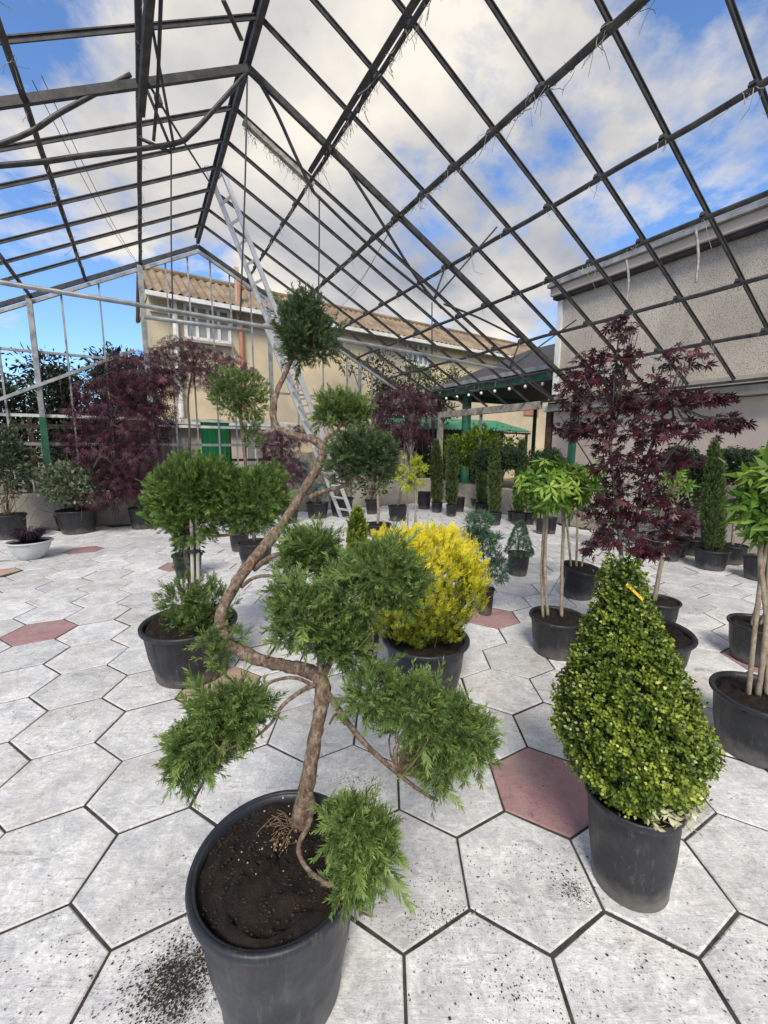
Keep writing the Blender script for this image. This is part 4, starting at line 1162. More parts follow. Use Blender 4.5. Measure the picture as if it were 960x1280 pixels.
V, Fc = boxv(tp, te, .013, .0012, [0.3, -.5, .7]); mesh('tag', V, Fc, 'tag', bx)

# ------------------------------------------------------------------ golden arborvitae
gc, rt, rb_, h = potpx(530, 884, 104, 842, .80)
ga = thing('potted_golden_thuja', gc, 'rounded bright yellow thuja in a smooth blue-black pot', 'potted shrub')
pot(ga, gc, rt, rb_, .34, 'potblue', level=.08, seg=44)
m = gc[1] / F * 1.0; cz = onY(530, 735, gc[1])[2]; items = []
n = 4200; u = rng.normal(size=(n, 3)); u /= np.linalg.norm(u, axis=1, keepdims=True)
rxx, rzz = 76 * m, 74 * m
se = (np.abs(u[:, 0]) ** 3.2 + np.abs(u[:, 1]) ** 3.2 + np.abs(u[:, 2]) ** 3.2) ** (-1 / 3.2) * (1 + .06 * np.sin(u[:, 0] * 11 + u[:, 1] * 7) + .05 * np.sin(u[:, 2] * 13 + u[:, 0] * 5))
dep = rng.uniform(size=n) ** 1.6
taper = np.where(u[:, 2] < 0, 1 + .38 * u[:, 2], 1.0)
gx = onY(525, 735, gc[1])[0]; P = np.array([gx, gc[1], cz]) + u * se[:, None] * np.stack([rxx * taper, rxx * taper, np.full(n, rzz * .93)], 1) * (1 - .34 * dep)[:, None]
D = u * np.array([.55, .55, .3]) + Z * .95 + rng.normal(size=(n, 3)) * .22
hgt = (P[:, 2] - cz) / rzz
ti = np.clip(.42 + .60 * hgt + rng.normal(size=n) * .17 - .40 * dep, 0, 1)  # greener low down; the depth term paints inner shadow into the leaves
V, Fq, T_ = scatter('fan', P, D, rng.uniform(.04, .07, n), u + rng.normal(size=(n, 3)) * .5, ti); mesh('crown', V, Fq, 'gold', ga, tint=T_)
limb('trunk', [gc + Z * .28, gc + Z * .5, gc + Z * .75], .018, .008, 'barkgrey', ga)
twigs(ga, gc + Z * .33, np.array([gc[0], gc[1], cz - .05]), np.array([rxx * .8, rxx * .8, rzz * .8]), 60, .003)

# ------------------------------------------------------------------ two-tier juniper in the ribbed tub, left
lc, rt, rb_, h = potpx(243, 860, 108, 842, .78)
lj = thing('potted_juniper', lc, 'staked two-tier juniper with low bushy growth in a scuffed black tub', 'potted tree')
pot(lj, lc, rt, rb_, .36, 'pot', level=.05, lipk=1.2, seg=96, ribs=16)
YL = lc[1]; m = YL / F


def lp(x, y, o=0.): return onY(x, y, YL + o)


bl = [(lp(232, 612), np.array([42, 40, 36]) * m, 3), (lp(268, 606), np.array([32, 32, 28]) * m, 2), (lp(212, 635), np.array([26, 28, 30]) * m, 1.3), (lp(246, 645), np.array([42, 38, 28]) * m, 2)]
leafy(lj, 'foliage', bl, 'thuja', 'fan', .056, 3000, up=.5, shell=.5, jit=.4)
bl2 = [(lp(322, 620), np.array([36, 36, 34]) * m, 2), (lp(312, 640), np.array([28, 26, 24]) * m, 1)]
leafy(lj, 'foliage', bl2, 'thuja', 'fan', .054, 1500, up=.45, shell=.5, jit=.4)
bl3 = [(lp(232, 748, -.05), np.array([30, 28, 24]) * m, 2), (lp(262, 755, -.05), np.array([28, 28, 28]) * m, 2), (lp(245, 775, -.08), np.array([36, 30, 16]) * m, 1), (lp(288, 795, -.15), np.array([14, 14, 8]) * m, .3)]
leafy(lj, 'foliage', bl3, 'juniper', 'sprig', .062, 900, up=.8, shell=.35, jit=.4)
leafy(lj, 'foliage', [(lp(232, 690), np.array([9, 9, 34]) * m, 1)], 'juniperdark', 'sprigb', .05, 160, up=.3)
limb('trunk', [lc + Z * .33, lp(240, 730), lp(233, 690), lp(233, 650), lp(238, 610)], .026, .012, 'barkgrey', lj)
limb('branch', [lp(238, 655), lp(262, 668), lp(295, 667), lp(322, 650)], .013, .006, 'bark', lj)
limb('branch', [lp(250, 792, -.1), lp(225, 788, -.12), lp(212, 782, -.1)], .010, .005, 'bark', lj)
twigs(lj, lp(250, 795), lp(246, 765), np.array([45, 30, 30]) * m, 40, .003); twigs(lj, lp(236, 660), lp(235, 620), np.array([60, 50, 45]) * m, 60, .003)
for x0, x1 in ((239, 241), (246, 248)):
    V, Fc = tubev([lp(x1, 728, -.06), lp(x0, 640, -.06)], .011, 7); mesh('stake', V, Fc, 'stake', lj)
V, Fc = lathe([(.034, -.012), (.036, 0), (.034, .012)], lp(243, 688, -.055), 12); mesh('tie', V, Fc, 'slate', lj)


# ------------------------------------------------------------------ star-leaved standards
def star_leaf_mesh(key, mat, w=.22):
    bl = []
    for i in range(5):
        a = (i - 2) * 1.12; L = 1.0 - .22 * abs(i - 2) * .9
        bl.append(blade((0, 0, .12), (math.sin(a), -.16 - .08 * abs(i - 2), math.cos(a)), L, w * 1.15, (0, 1, .1)))
    V = np.array([p for b in bl for p in b]); Fq = np.arange(len(V)).reshape(-1, 4)
    out = []
    for t in (.15, .45, .75, .98):
        me = bpy.data.meshes.new('leaf'); me.from_pydata(V.tolist(), [], Fq.tolist()); me.update()
        a = me.attributes.new('tint', 'FLOAT', 'POINT'); a.data.foreach_set('value', np.clip(np.full(len(V), t) + rng.normal(size=len(V)) * .05, 0, 1).astype(np.float32))
        me.materials.append(M[mat]); out.append(me)
    return out, (V, Fq, np.zeros(len(V)))


STAR, STAR_T = star_leaf_mesh('gum', 'gum')
STARY, STARY_T = star_leaf_mesh('gumy', 'gumyellow')


def leaf_objects(parent_thing, c, r, n, size, meshes, mat):
    """each leaf of the near crowns is its own object under the crown"""
    core = leafy(parent_thing, 'crown', [(c, np.asarray(r) * .80, 1)], mat, STAR_T, size * .95, int(n * 1.1), up=-.15, shell=.35, N='out', tint=.25)
    P, d = ell(c, r, n, .86, .25)
    for p, dd in zip(P, d):
        nrm = unit(dd + rng.normal(size=3) * .35 + Z * .25)
        ax = unit(np.cross(nrm, rng.normal(size=3))); ax = unit(ax * .8 - Z * .55 + dd * .35); ax = unit(ax - nrm * (ax @ nrm)); x = np.cross(nrm, ax)
        o = bpy.data.objects.new('leaf', meshes[int(rng.integers(0, 4))]); col.objects.link(o); o.parent = core
        s = size * rng.uniform(.75, 1.2)
        Mt = Matrix(((x[0] * s, nrm[0] * s, ax[0] * s, p[0] - ORG[core.name][0]), (x[1] * s, nrm[1] * s, ax[1] * s, p[1] - ORG[core.name][1]), (x[2] * s, nrm[2] * s, ax[2] * s, p[2] - ORG[core.name][2]), (0, 0, 0, 1)))
        o.matrix_local = Mt
    return core


def gumball(label, px, stems, crown, nleaf, size, own=True, meshes=None, mat='gum', tilt=None, hh=None, group=None, pmat='pot', extra=()):
    c, rt, rb_, h = potpx(*px); hh = hh or h
    th = thing('potted_sweetgum', c, label, 'potted tree', group)
    pot(th, c, rt, rb_, hh, pmat, tilt, level=.07, seg=72, ribs=12)
    Y = c[1]; m = Y / F
    x, y, rx, ry = crown; cc_ = onY(x, y, Y); r = np.array([rx, rx, ry]) * m
    for (xa, ya, xb, yb, rad) in stems:
        a = onY(xa, ya, Y); a[2] = hh * .9; b = onY(xb, yb, Y); mid = (a + b) / 2 + np.array([rng.normal() * .012, rng.normal() * .02, 0])
        limb('stem', [a, mid, b, (b * .5 + cc_ * .5)], rad, rad * .8, 'barkpale', th, 7)
    twigs(th, cc_ - Z * r[2] * .7, cc_, r * .8, 24, .003, 'twig')
    if own: leaf_objects(th, cc_, r, nleaf, size, meshes or STAR, mat)
    else: leafy(th, 'crown', [(cc_, r, 1)], mat, STAR_T, size, nleaf, up=-.2, shell=.5, N='out')
    return th, c


gumball('three-stemmed sweetgum with a bright green star-leaved ball crown, in an upright pot', (693, 826, 65, 782), [(679, 770, 681, 645, .011), (685, 772, 684, 645, .012), (702, 768, 704, 645, .013)], (688, 610, 40, 32), 180, .095)
th_, c_ = gumball('sweetgum ball on three stems in a tilted pot with guy wires', (719, 750, 47, 714), [(714, 712, 708, 640, .012), (720, 712, 722, 640, .012), (726, 715, 744, 660, .011)], (726, 603, 28, 24), 120, .085, tilt=(.10, .12))
for (x0, y0, x1, y1) in ((703, 715, 682, 752), (741, 712, 757, 750), (741, 716, 748, 758), (706, 722, 700, 760)):
    V, Fc = tubev([onY(x0, y0, c_[1] - .12), gnd(x1, y1)], .004, 4); mesh('guy_wire', V, Fc, 'galv', th_)
gumball('sweetgum with a single pale leaning stem behind the box cone', (819, 789, 47, 757), [(818, 750, 838, 660, .018)], (846, 602, 15, 13), 36, .08, own=False)
gumball('sweetgum with yellowing star leaves over a wide black pot of crossed stems', (940, 958, 104, 890), [(934, 880, 956, 690, .011), (946, 878, 962, 690, .013), (958, 875, 950, 690, .012)], (972, 628, 40, 44), 190, .095, pmat='pot')
gumball('sweetgum with thin stems in a low pot on the pink tile', (944, 834, 66, 790), [(940, 775, 950, 690, .012), (950, 775, 960, 690, .010)], (985, 600, 44, 34), 90, .085, own=False)
gumball('small yellow-green sweetgum ball on two thin stems behind the golden thuja', (522, 690, 26, 672), [(510, 672, 509, 612, .012), (521, 672, 519, 612, .014), (517, 672, 522, 612, .010)], (512, 590, 20, 21), 130, .085, own=False, mat='gumyellow')

# ------------------------------------------------------------------ upright purple maple
mc, rt, rb_, h = potpx(793, 858, 112, 822, .8)
mp = thing('potted_maple', mc, 'upright purple palmate-leaved maple spreading above the box cone', 'potted tree')
pot(mp, mc, rt, rb_, .30, 'pot', level=.07)
YM = mc[1]; m = YM / F


def mpt(x, y, o=0.): return onY(x, y, YM + o)


limb('trunk', [mc + Z * .27 + np.array([-.03, 0, 0]), mpt(778, 705), mpt(772, 640), mpt(763, 560, .05), mpt(768, 480, .08), mpt(775, 405, .1)], .016, .004, 'barkgrey', mp, 7)
limb('trunk', [mc + Z * .27 + np.array([.02, .02, 0]), mpt(797, 705), mpt(797, 640), mpt(806, 580, -.05), mpt(825, 530, -.08), mpt(850, 455, -.1)], .014, .004, 'barkgrey', mp, 7)
for pts in ([(797, 640, 0), (830, 580, -.1), (870, 535, -.15), (915, 532, -.18)], [(772, 640, 0), (745, 590, .1), (720, 550, .15), (700, 520, .18)], [(763, 560, .05), (740, 510, .0), (715, 480, -.05)],
            [(806, 580, -.05), (850, 560, .1), (880, 530, .18)], [(797, 690, 0), (830, 672, -.1), (850, 655, -.15)], [(775, 690, 0), (755, 668, .05), (735, 690, .05)], [(797, 712, 0), (812, 690, -.1), (822, 680, -.1)]):
    limb('branch', [mpt(*p) for p in pts], .007, .002, 'barkgrey', mp, 5)
blobs = [(778, 412, 20, 22, .1, 1), (762, 455, 44, 26, .08, 2.2), (722, 478, 26, 18, -.03, 1.2), (745, 505, 50, 24, .05, 2.4), (805, 490, 50, 26, .0, 2.2), (855, 448, 28, 16, -.1, .9), (850, 500, 36, 16, -.1, 1.2), (780, 540, 66, 26, 0, 3.4), (860, 535, 48, 14, -.14, 1.5), (908, 528, 26, 12, -.18, .8), (890, 500, 26, 9, -.15, .5),
         (715, 535, 28, 14, .15, 1.0), (790, 578, 58, 24, 0, 3.0), (845, 572, 30, 14, .05, .9), (790, 615, 50, 22, .05, 2.0), (760, 640, 34, 22, .05, 1.4), (815, 640, 44, 22, -.05, 1.6), (845, 655, 28, 18, -.1, 1.0), (790, 672, 52, 16, 0, 1.6), (745, 685, 20, 14, .06, .7), (812, 690, 22, 10, -.1, .5)]
bl = [(mpt(x, y, o), np.array([rx * m, rx * m * .9, ry * m * .9]), w) for x, y, rx, ry, o, w in blobs]
items = []; tot = sum(b[2] for b in bl)
for c, r, w in bl:
    k = int(1750 * w / tot); u = rng.normal(size=(k, 3)); u /= np.linalg.norm(u, axis=1, keepdims=True)
    P = c + u * r * rng.uniform(.15, 1.08, (k, 1)) ** .5
    hd = P - np.array([mc[0], mc[1], 0]); hd[:, 2] = 0; hd /= np.maximum(np.linalg.norm(hd, axis=1, keepdims=True), .05)
    D = hd * .8 - Z * rng.uniform(.0, .9, (k, 1)) + rng.normal(size=(k, 3)) * .5
    N = Z + rng.normal(size=(k, 3)) * .5
    items.append(scatter('palm', P, D, rng.uniform(.040, .070, k), N, np.clip(rng.normal(.38, .2, k), 0, 1)))
V, Fq, T_ = cat_sc(items); mesh('crown', V, Fq, 'maple', mp, tint=T_)
items = []
for c, r, w in bl:
    src = min([mpt(768, 520, .06), mpt(800, 600), mpt(772, 650), mpt(840, 500, -.08)], key=lambda p: np.linalg.norm(p - c))
    for _ in range(5):
        e = c + rng.normal(size=3) * r * .5; items.append(tubev(smooth_path([src, (src + e) / 2 - Z * .04, e], 3), .0025, 4))
V, Fc = join(items); o = mesh('twigs', V, Fc, 'barkgrey', mp); o['kind'] = 'stuff'


# ------------------------------------------------------------------ generic smaller plants
def column(label, px, x, ytop, hw, n=420, size=.06, mat='cypress', tagp=None, group=None, lean=0, name='potted_cypress', hh=None):
    c, rt, rb_, h = potpx(*px); hh = hh or h; th = thing(name, c, label, 'potted tree', group); pot(th, c, rt, rb_, hh, level=.06, seg=26)
    Y = c[1]; m = Y / F; z0, z1 = hh * .93, onY(x, ytop, Y)[2]; e = onY(x, ytop, Y)
    n = int(n * 2.6); z = rng.uniform(0, 1, n) ** 1.0; prof = np.interp(z, [0, .08, .3, .75, .93, 1], [.6, .95, 1.0, .8, .4, .06]) * hw * m
    a = rng.uniform(0, 6.283, n); dp = 1 - .45 * rng.uniform(size=n) ** 1.7
    P = np.stack([c[0] + (e[0] - c[0]) * z + prof * dp * np.cos(a), c[1] + prof * dp * np.sin(a), z0 + (z1 - z0) * z], 1)
    D = np.stack([np.cos(a) * .45, np.sin(a) * .45, np.full(n, 1.)], 1) + rng.normal(size=(n, 3)) * .2
    V, Fq, T_ = scatter('sprigfine', P, D, size * rng.uniform(.8, 1.4, n)); mesh('crown', V, Fq, mat, th, tint=T_)
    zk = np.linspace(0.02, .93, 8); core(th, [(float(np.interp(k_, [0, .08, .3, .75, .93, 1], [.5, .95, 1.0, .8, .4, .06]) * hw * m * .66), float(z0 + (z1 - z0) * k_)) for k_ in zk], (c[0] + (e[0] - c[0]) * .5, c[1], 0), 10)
    limb('trunk', [[c[0], c[1], hh * .85], [(c[0] + e[0]) / 2, c[1], (z0 + z1) / 2], [e[0], c[1], z1 * .95]], .014, .004, 'barkgrey', th, 6)
    if tagp is not None:
        V, Fc = boxv(onY(tagp[0], tagp[1], Y - .1), onY(tagp[0] + 8, tagp[1] + 6, Y - .12), .02, .002); mesh('tag', V, Fc, 'whitetag', th)
    return th


def standard(label, px, crown, n, size, mat, tpl='shoot', stems=1, name='potted_topiary', cat='potted tree', flat=1., up=.3, N=None, pmat='pot', bark_='barkpale', group=None, extra=(), hh=None, shell=.6, stemr=.014, lean=0):
    c, rt, rb_, h = potpx(*px); hh = hh or h; th = thing(name, c, label, cat, group); pot(th, c, rt, rb_, hh, pmat, level=.07, seg=28)
    Y = c[1]; m = Y / F; bl = []
    for (x, y, rx, ry) in [crown] + list(extra):
        bl.append((onY(x, y, Y), np.array([rx, rx, ry * flat]) * m, rx * ry))
    cc_ = bl[0][0]
    for i in range(stems):
        a = np.array([c[0] + rng.normal() * rt * .2 * (stems > 1), c[1] + rng.normal() * rt * .2 * (stems > 1), hh * .88])
        limb('stem', [a, (a + cc_) / 2 + rng.normal(size=3) * .012, cc_], stemr, stemr * .7, bark_, th, 6)
    twigs(th, cc_ - Z * bl[0][1][2] * .6, cc_, bl[0][1], 22, .003)
    leafy(th, 'crown', bl, mat, tpl, size, n, up=up, shell=shell, N=N)
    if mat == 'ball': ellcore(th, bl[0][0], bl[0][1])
    return th


def bush(label, px, blobs, n, size, mat, tpl, name='potted_shrub', cat='potted shrub', up=.4, N=None, pmat='pot', hh=None, shell=.35, group=None, tint=None, dy=0.):
    c, rt, rb_, h = potpx(*px); hh = hh or h; th = thing(name, c, label, cat, group); pot(th, c, rt, rb_, hh, pmat, level=.07, seg=28)
    Y = c[1] + dy; m = Y / F; bl = [(onY(x, y, Y), np.array([rx, min(rx, ry * 1.4), ry]) * m, rx * ry) for (x, y, rx, ry) in blobs]
    for b in bl[:3]: limb('stem', [c + Z * hh * .85, (c + Z * hh + b[0]) / 2 + rng.normal(size=3) * .03, b[0]], .012, .004, 'barkgrey', th, 6)
    twigs(th, c + Z * hh * .9, bl[0][0], bl[0][1], 26, .003)
    leafy(th, 'crown', bl, mat, tpl, size, n, up=up, shell=shell, N=N, tint=tint)
    return th


grp = 'slim column cypresses along the low wall'
column('slim dark column cypress at the wall corner post, in a small pot', (546, 641, 14, 629), 545, 553, 6.5, 380, .07)
column('slim column cypress one place along from the corner post', (564, 646, 14, 632), 566, 552, 6.5, 380, .07)
column('slim column cypress, first of the close pair before the laurel ball', (602, 642, 18, 630), 603, 556, 6.0, 360, .07)
column('slim column cypress, taller of the close pair before the laurel ball', (618, 657, 17, 642), 618, 552, 6.5, 380, .065)
column('slim column cypress with a pale stake, beside the dark clipped balls', (648, 657, 17, 642), 653, 552, 7.0, 380, .065)
column('tall thick column cypress with a white tag by the plaster wall', (887, 714, 37, 690), 893, 556, 11.5, 900, .05, tagp=(898, 572))
column('young cypress with yellow edged tip standing behind the juniper pads', (446, 742, 30, 724), 447, 640, 12, 420, .055, mat='box')
standard('large rounded laurel ball with sunlit yellow-green leaves by the green post', (597, 636, 18, 624), (598, 560, 30, 25), 2600, .10, 'laurellight', 'leaf', extra=[(575, 565, 18, 20)], N='out', name='potted_laurel')
standard('small dark clipped ball tree beside the staked cypress', (641, 652, 14, 640), (607, 575, 13, 13), 1500, .055, 'ball')
standard('middle dark clipped ball tree of the three by the framed panel', (660, 656, 16, 643), (640, 573, 14, 13), 1500, .055, 'ball')
standard('flattened dark clipped ball tree next to the green frame post', (676, 668, 14, 650), (683, 577, 21, 12), 1700, .055, 'ball')
standard('dark clipped ball tree half hidden by the purple maple leaves', (834, 702, 30, 680), (853, 580, 18, 16), 1700, .055, 'ball', 'shoot')
standard('small dark clipped ball tree between column cypress and plaster wall', (864, 695, 30, 676), (876, 588, 12, 14), 1300, .055, 'ball')
standard('widest dark clipped dome tree on a pale leaning stem near the plaster wall', (912, 706, 32, 684), (928, 582, 31, 18), 2600, .055, 'ball', stemr=.02)
c, rt, rb_, h = potpx(948, 727, 36, 700); th_ = thing('empty_pot', c, 'empty black nursery pot at the foot of the plaster wall', 'pot'); pot(th_, c, rt, rb_, h, level=.1)
for (px, lab) in (((575, 640, 11, 622), 'empty black pot behind the slim cypress near the corner'), ((530, 637, 18, 616), 'wide black tub standing by the far wall corner'), ((688, 668, 14, 648), 'small black pot beside the flattened ball tree')):
    c, rt, rb_, h = potpx(*px); th_ = thing('empty_pot', c, lab, 'pot'); pot(th_, c, rt, rb_, h, level=.12, seg=24)
bush('glossy green leafy shrub in front of the plaster wall beside the purple maple', (840, 697, 34, 676), [(842, 632, 28, 26), (858, 618, 20, 16), (830, 610, 16, 12)], 700, .09, 'laurel', 'lleaf', N='out', tint=.55)
bush('leafy dark rhododendron with a purple haze behind the purple maple', (752, 684, 24, 664), [(752, 640, 24, 22)], 320, .09, 'laurel', 'lleaf')
# small pine and blue cone by the pink tile
c, rt, rb_, h = potpx(606, 770, 21, 739); pn = thing('potted_pine', c, 'small tufted pine in a slim pot on the pink tile', 'potted tree'); pot(pn, c, rt, rb_, h, level=.06, seg=26)
Y = c[1]; m = Y / F
limb('trunk', [c + Z * h * .9, onY(606, 715, Y), onY(603, 680, Y), onY(600, 652, Y)], .012, .005, 'barkgrey', pn)
limb('branch', [onY(606, 715, Y), onY(622, 712, Y)], .006, .003, 'barkgrey', pn); limb('branch', [onY(604, 690, Y), onY(590, 680, Y)], .006, .003, 'barkgrey', pn)
leafy(pn, 'foliage', [(onY(600, 652, Y), np.array([13, 13, 9]) * m, 1.2), (onY(607, 678, Y), np.array([15, 14, 9]) * m, 1), (onY(592, 672, Y), np.array([9, 9, 8]) * m, .7), (onY(624, 712, Y), np.array([12, 12, 12]) * m, 1), (onY(606, 700, Y), np.array([8, 8, 8]) * m, .5)], 'pine', 'needles', .075, 420, up=.6)
c, rt, rb_, h = potpx(647, 721, 27, 694); bcn = thing('potted_conifer', c, 'small blue-green conical conifer in a black pot near the tilted sweetgum', 'potted tree'); pot(bcn, c, rt, rb_, h, level=.06, seg=26)
Y = c[1]; m = Y / F; n = 700; z = rng.uniform(size=n) ** 1.3; pr = (1 - z) ** .8 * 14.5 * m + .01; a = rng.uniform(0, 6.283, n)
P = np.stack([c[0] + pr * np.cos(a), c[1] + pr * np.sin(a), h * .95 + z * (onY(647, 652, Y)[2] - h)], 1)
V, Fq, T_ = scatter('needles', P, np.stack([np.cos(a), np.sin(a), np.full(n, .6)], 1) + rng.normal(size=(n, 3)) * .3, .045 * rng.uniform(.7, 1.2, n)); mesh('crown', V, Fq, 'pine', bcn, tint=T_ * .8)
limb('trunk', [c + Z * h * .9, onY(647, 665, Y)], .010, .004, 'barkgrey', bcn)

# ------------------------------------------------------------------ left side: maples, shrubs, bowl
def lace_tree(label, px, blobs, n, trunk, size=.075, mat='lace', hh=None, pmat='pot', name='potted_maple', dy=0.):
    c, rt, rb_, h = potpx(*px); hh = hh or h; th = thing(name, c, label, 'potted tree'); pot(th, c, rt, rb_, hh, pmat, level=.07, seg=30)
    Y = c[1] + dy; m = Y / F; tr_ = [c + Z * hh * .9] + [onY(x, y, Y) for x, y in trunk]
    limb('trunk', tr_, .032, .014, 'barkgrey', th, 7)
    items = []; tot = sum(b[2] * b[3] for b in blobs)
    for (x, y, rx, ry) in blobs:
        cb = onY(x, y, Y + rng.normal() * .1); r = np.array([rx, rx * .8, ry]) * m; k = int(n * rx * ry / tot)
        src = min(tr_, key=lambda p: np.linalg.norm(p - cb)); limb('branch', [src, (src + cb) / 2 + Z * .12, cb], .013, .004, 'barkgrey', th, 6)
        u = rng.normal(size=(k, 3)); u[:, 2] += .3; u /= np.linalg.norm(u, axis=1, keepdims=True); P = cb + u * r * rng.uniform(.25, 1.1, (k, 1)) ** .55
        D = u * .45 - Z * .75 + rng.normal(size=(k, 3)) * .45
        items.append(scatter('lace', P, D, size * rng.uniform(.7, 1.3, k), u + Z * .5 + rng.normal(size=(k, 3)) * .4, np.clip(rng.normal(.4, .2, k), 0, 1)))
    V, Fq, T_ = cat_sc(items); mesh('crown', V, Fq, mat, th, tint=T_); return th


lace_tree('weeping purple laceleaf maple cascading over its wide pot by the far wall', (99, 668, 43, 640), [(170, 465, 44, 24), (135, 490, 44, 24), (190, 490, 40, 24), (110, 520, 32, 22), (160, 525, 46, 28), (200, 530, 24, 26), (130, 560, 42, 26), (175, 570, 36, 26), (110, 585, 24, 16), (150, 600, 34, 22), (125, 625, 26, 16), (170, 610, 24, 18), (85, 548, 16, 12)], 3000,
          [(105, 610), (125, 570), (140, 530), (150, 490)], .125)
lace_tree('grafted purple maple standard with an umbrella crown and straight grey trunk', (234, 652, 34, 634), [(225, 438, 34, 16), (255, 450, 34, 16), (285, 455, 26, 12), (195, 450, 26, 16), (310, 468, 18, 10), (240, 470, 34, 16), (205, 475, 26, 18), (275, 480, 24, 14)], 2000,
          [(236, 600), (237, 540), (235, 500), (240, 465)], .10)
lace_tree('dark purple maple with a broad hazy crown near the far corner', (497, 652, 24, 634), [(500, 500, 34, 18), (520, 520, 28, 20), (478, 515, 22, 20), (535, 505, 20, 16), (500, 540, 34, 14), (525, 548, 18, 12)], 1900, [(503, 600), (506, 550), (508, 520)], .10)
lace_tree('low purple maple behind the bare-stemmed juniper by the ladder', (362, 655, 22, 640), [(345, 560, 26, 22), (360, 590, 24, 20), (335, 590, 16, 20), (372, 545, 16, 14)], 1000, [(358, 615), (352, 580)], .10)
bush('round variegated shrub with pale flecked leaves in front of the far wall', (88, 662, 30, 645), [(84, 600, 32, 22), (72, 606, 20, 20), (98, 612, 26, 18)], 3200, .06, 'varieg', 'rleaf', N='out', shell=.6, dy=-.5, tint=.55)
bush('variegated leafy shrub in a black pot against the far wall', (179, 662, 29, 636), [(170, 595, 26, 24), (155, 605, 16, 20), (185, 612, 14, 14)], 1500, .07, 'varieg', 'rleaf', N='out', tint=.25)
bush('dark-leaved shrub in a big tub with blue grass beside the bowl', (14, 675, 36, 645), [(10, 585, 22, 36), (2, 560, 20, 30)], 1500, .07, 'varieg', 'rleaf', tint=.15)
# white bowl of dark grass
c, rt, rb_, h = potpx(40, 700, 45, 680, .55); bw = thing('bowl_planter', c, 'pale grey bowl planter with dark purple grass', 'planter')
prof = [(.001, .0), (rt * .5, .0), (rt * .55, .01), (rt * .78, h * .35), (rt * .93, h * .75), (rt * .97, h - .02), (rt * 1.06, h - .015), (rt * 1.07, h), (rt * .98, h + .004), (rt * .93, h - .02), (rt * .7, h * .4), (.001, h * .35)]
V, Fc = lathe(prof, c, 36); mesh('bowl', V, Fc, 'potwhite', bw, smooth=True)
V, Fc = lathe([(.001, h * .93), (rt * .5, h * .93), (rt * .93, h * .9)], c, 24); mesh('soil', V, Fc, 'soil', bw)
items = []
for _ in range(420):
    a = rng.uniform(0, 6.283); L = rng.uniform(.16, .36); p = c + Z * h * .92 + np.array([math.cos(a), math.sin(a), 0]) * rng.uniform(0, rt * .4); o_ = np.array([math.cos(a), math.sin(a), 0])
    pts = [p, p + o_ * L * .35 + Z * L * .55, p + o_ * L * .85 + Z * L * rng.uniform(.25, .6)]; w = .005; sdv = np.cross(o_, Z) * w
    V = np.array([pts[0] - sdv, pts[0] + sdv, pts[1] + sdv, pts[1] - sdv, pts[1] - sdv, pts[1] + sdv, pts[2] + sdv * .2, pts[2] - sdv * .2]); items.append((V, np.array([[0, 1, 2, 3], [4, 5, 6, 7]]), np.full(8, rng.uniform(.1, .9))))
V, Fq, T_ = cat_sc(items); mesh('foliage', V, Fq, 'grass', bw, tint=T_)
# middle distance: pots behind the main juniper
standard('tall bare-stemmed juniper with one green tuft, behind the two-tier juniper', (320, 708, 42, 682), (297, 488, 32, 24), 1700, .065, 'juniper', 'fan', name='potted_juniper', bark_='barkgrey', extra=[(285, 498, 20, 20), (312, 505, 20, 18), (315, 540, 10, 22)], stemr=.026, up=.7, shell=.4)
bush('small bushy evergreen in a little pot with a pale stem', (236, 724, 35, 697), [(236, 676, 18, 14)], 260, .06, 'laurel', 'leaf')
bush('low leafy plant in a black pot behind the trunk loop', (300, 690, 24, 668), [(300, 650, 18, 14)], 200, .07, 'laurel', 'leaf')
bush('silvery blue spreading conifer in a tub by the foot of the ladder', (397, 649, 28, 630), [(392, 600, 26, 14), (380, 612, 18, 10), (402, 618, 18, 10), (372, 588, 14, 12)], 520, .09, 'blue', 'needles')
bush('blue-grey juniper with feathery tips in a wide tub behind the ladder', (427, 646, 30, 624), [(425, 608, 20, 14), (440, 600, 12, 12)], 320, .09, 'cypress', 'sprigb')
bush('leafy laurel bush in a small pot against the far wall', (465, 643, 16, 626), [(465, 600, 20, 22), (470, 575, 16, 16)], 500, .085, 'laurel', 'leaf')
c, rt, rb_, h = potpx(472, 672, 34, 658); th_ = thing('potted_sapling', c, 'bare pale-trunked sapling in a black pot behind the golden thuja', 'potted tree'); pot(th_, c, rt, rb_, h, level=.08, seg=26)
limb('trunk', [c + Z * h * .9, onY(473, 640, c[1]), onY(472, 605, c[1]), onY(474, 575, c[1])], .028, .018, 'barkpale', th_); limb('branch', [onY(472, 605, c[1]), onY(482, 585, c[1])], .012, .005, 'barkpale', th_)
leafy(th_, 'crown', [(onY(474, 560, c[1]), np.array([22, 22, 18]) * c[1] / F, 1)], 'cypress', 'sprigb', .08, 200)
c, rt, rb_, h = potpx(452, 815, 54, 795); th_ = thing('empty_pot', c, 'black pot tucked under the juniper pads beside the golden thuja', 'pot'); pot(th_, c, rt, rb_, .26, level=.1)


# ------------------------------------------------------------------ trees and hedges beyond the walls
def tree(name, label, base, blobs, n, size, mat, tpl='leaf', trunk_h=1.6, group=None, up=.1, r=.07):
    base = np.asarray(base, float) * [1, 1, 0]; th = thing(name, base, label, 'tree', group)
    cm = np.mean([b[0] for b in blobs], 0)
    limb('trunk', [base, base + Z * trunk_h * .5 + rng.normal(size=3) * .05, base * .6 + cm * .4 + Z * 0, cm], r, r * .35, 'barkgrey', th, 7)
    for b in blobs: limb('limb', [base + Z * min(trunk_h * .7, b[0][2] * .6), (base + Z * trunk_h + b[0]) / 2, b[0]], r * .5, .012, 'barkgrey', th, 6)
    leafy(th, 'crown', blobs, mat, tpl, size, n, up=up, shell=.15, N=None, jit=.8)
    return th


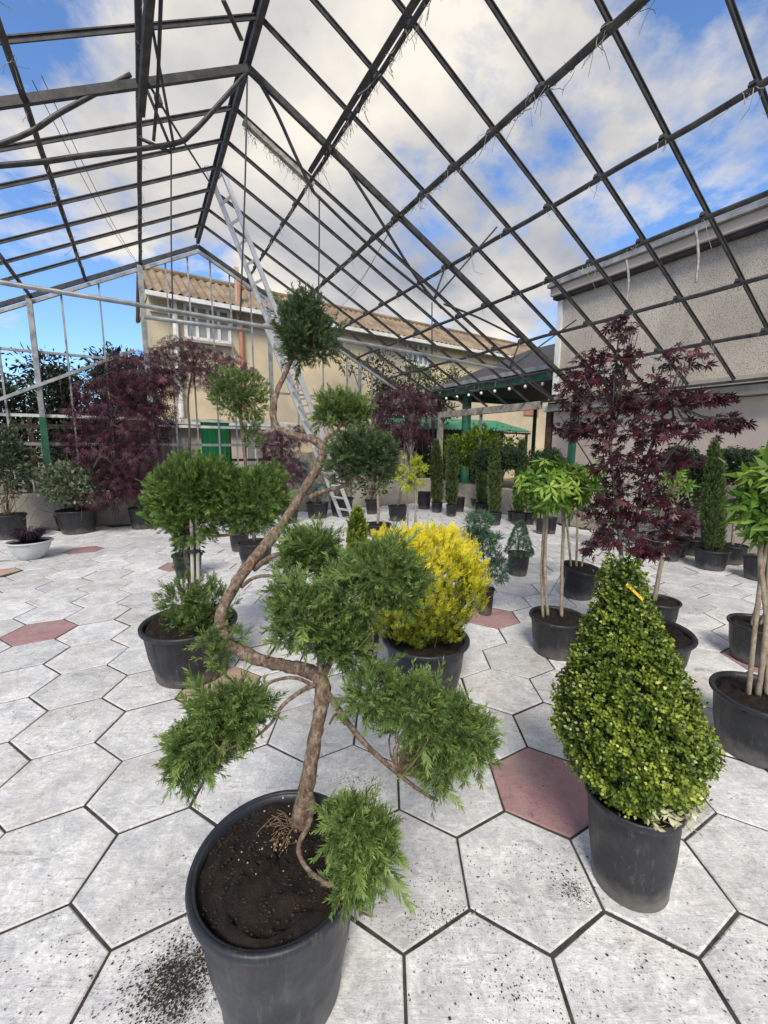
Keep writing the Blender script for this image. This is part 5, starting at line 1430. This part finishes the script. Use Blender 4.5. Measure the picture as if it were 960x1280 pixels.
hb = [(-40, 11.2, 'dark laurel hedge tree beside the slat fence end', 490), (20, 11.0, 'dark laurel hedge tree behind the green sleeved post', 486), (75, 11.3, 'dark laurel hedge tree in the middle of the slat fence', 484), (122, 11.1, 'dark laurel hedge tree behind the diagonal brace', 482), (160, 11.4, 'dark laurel hedge tree next to the cream building corner', 484)]
for x, t, lab, y in hb:
    c = onT(x, y, t); c[2] = onT(x, y, t)[2]; bl = []
    for _ in range(9): bl.append((c + np.array([rng.normal() * .35, rng.normal() * .3, rng.normal() * .35]), np.array([.42, .4, .36]) * rng.uniform(.7, 1.2), 1))
    for _ in range(4): bl.append((c + np.array([rng.normal() * .4, rng.normal() * .3, -rng.uniform(.4, 1.2)]), np.array([.4, .4, .4]), .8))
    tree('laurel_tree', lab, c, bl, 2600, .12, 'hedge', 'lleaf', 1.4, 'laurel trees beyond the slat fence')
for x, y, t, lab, sp, mat in ((470, 470, 11.0, 'dark laurel tree above the far wall beside the ladder', .5, 'hedge'), (515, 480, 11.3, 'light green laurel tree behind the far corner', .42, 'laurel'), (545, 470, 12.0, 'feathery green shrub tree next to the pavilion gutter', .4, 'laurel')):
    c = onT(x, y, t); bl = [(c + np.array([rng.normal() * sp, rng.normal() * .3, rng.normal() * .25]), np.array([.4, .4, .35]), 1) for _ in range(8)] + [(c + np.array([rng.normal() * sp, rng.normal() * .3, -rng.uniform(.4, 1.3)]), np.array([.4, .4, .4]), .8) for _ in range(5)]
    tree('laurel_tree', lab, c, bl, 1500, .11, mat, 'lleaf', 1.6)
for x, y, t, lab, mat in ((5, 560, 10.0, 'pale variegated bush spilling over the low wall end', 'varieg'), (60, 520, 11.8, 'yellow-green bush glimpsed beyond the slat fence', 'laurellight'), (140, 500, 11.9, 'golden bush beyond the fence behind the weeping maple', 'laurellight'), (70, 570, 10.0, 'dark bush just behind the low wall and green post', 'hedge'), (130, 575, 9.95, 'dark shrub behind the wall and the weeping maple', 'hedge')):
    c = onT(x, y, t); bl = [(c + np.array([rng.normal() * .35, rng.normal() * .2, rng.normal() * .3]), np.array([.45, .4, .4]), 1) for _ in range(6)]
    tree('garden_bush', lab, c, bl, 800, .09, mat, 'leaf', 1.0, r=.03)
for x, y, t, lab in ((560, 565, 10.6, 'dark green laurel behind the low wall near the corner post'), (548, 590, 10.2, 'pale green bush behind the low wall corner'), (628, 560, 10.6, 'dark laurel beside the thick green pavilion post')):
    c = onT(x, y, t) if x < 600 else onS(x, y, 7.7); bl = [(c + np.array([rng.normal() * .3, rng.normal() * .2, rng.normal() * .25]), np.array([.38, .35, .35]), 1) for _ in range(5)]
    tree('garden_bush', lab, c, bl, 700, .09, 'laurel', 'leaf', .9, r=.03)
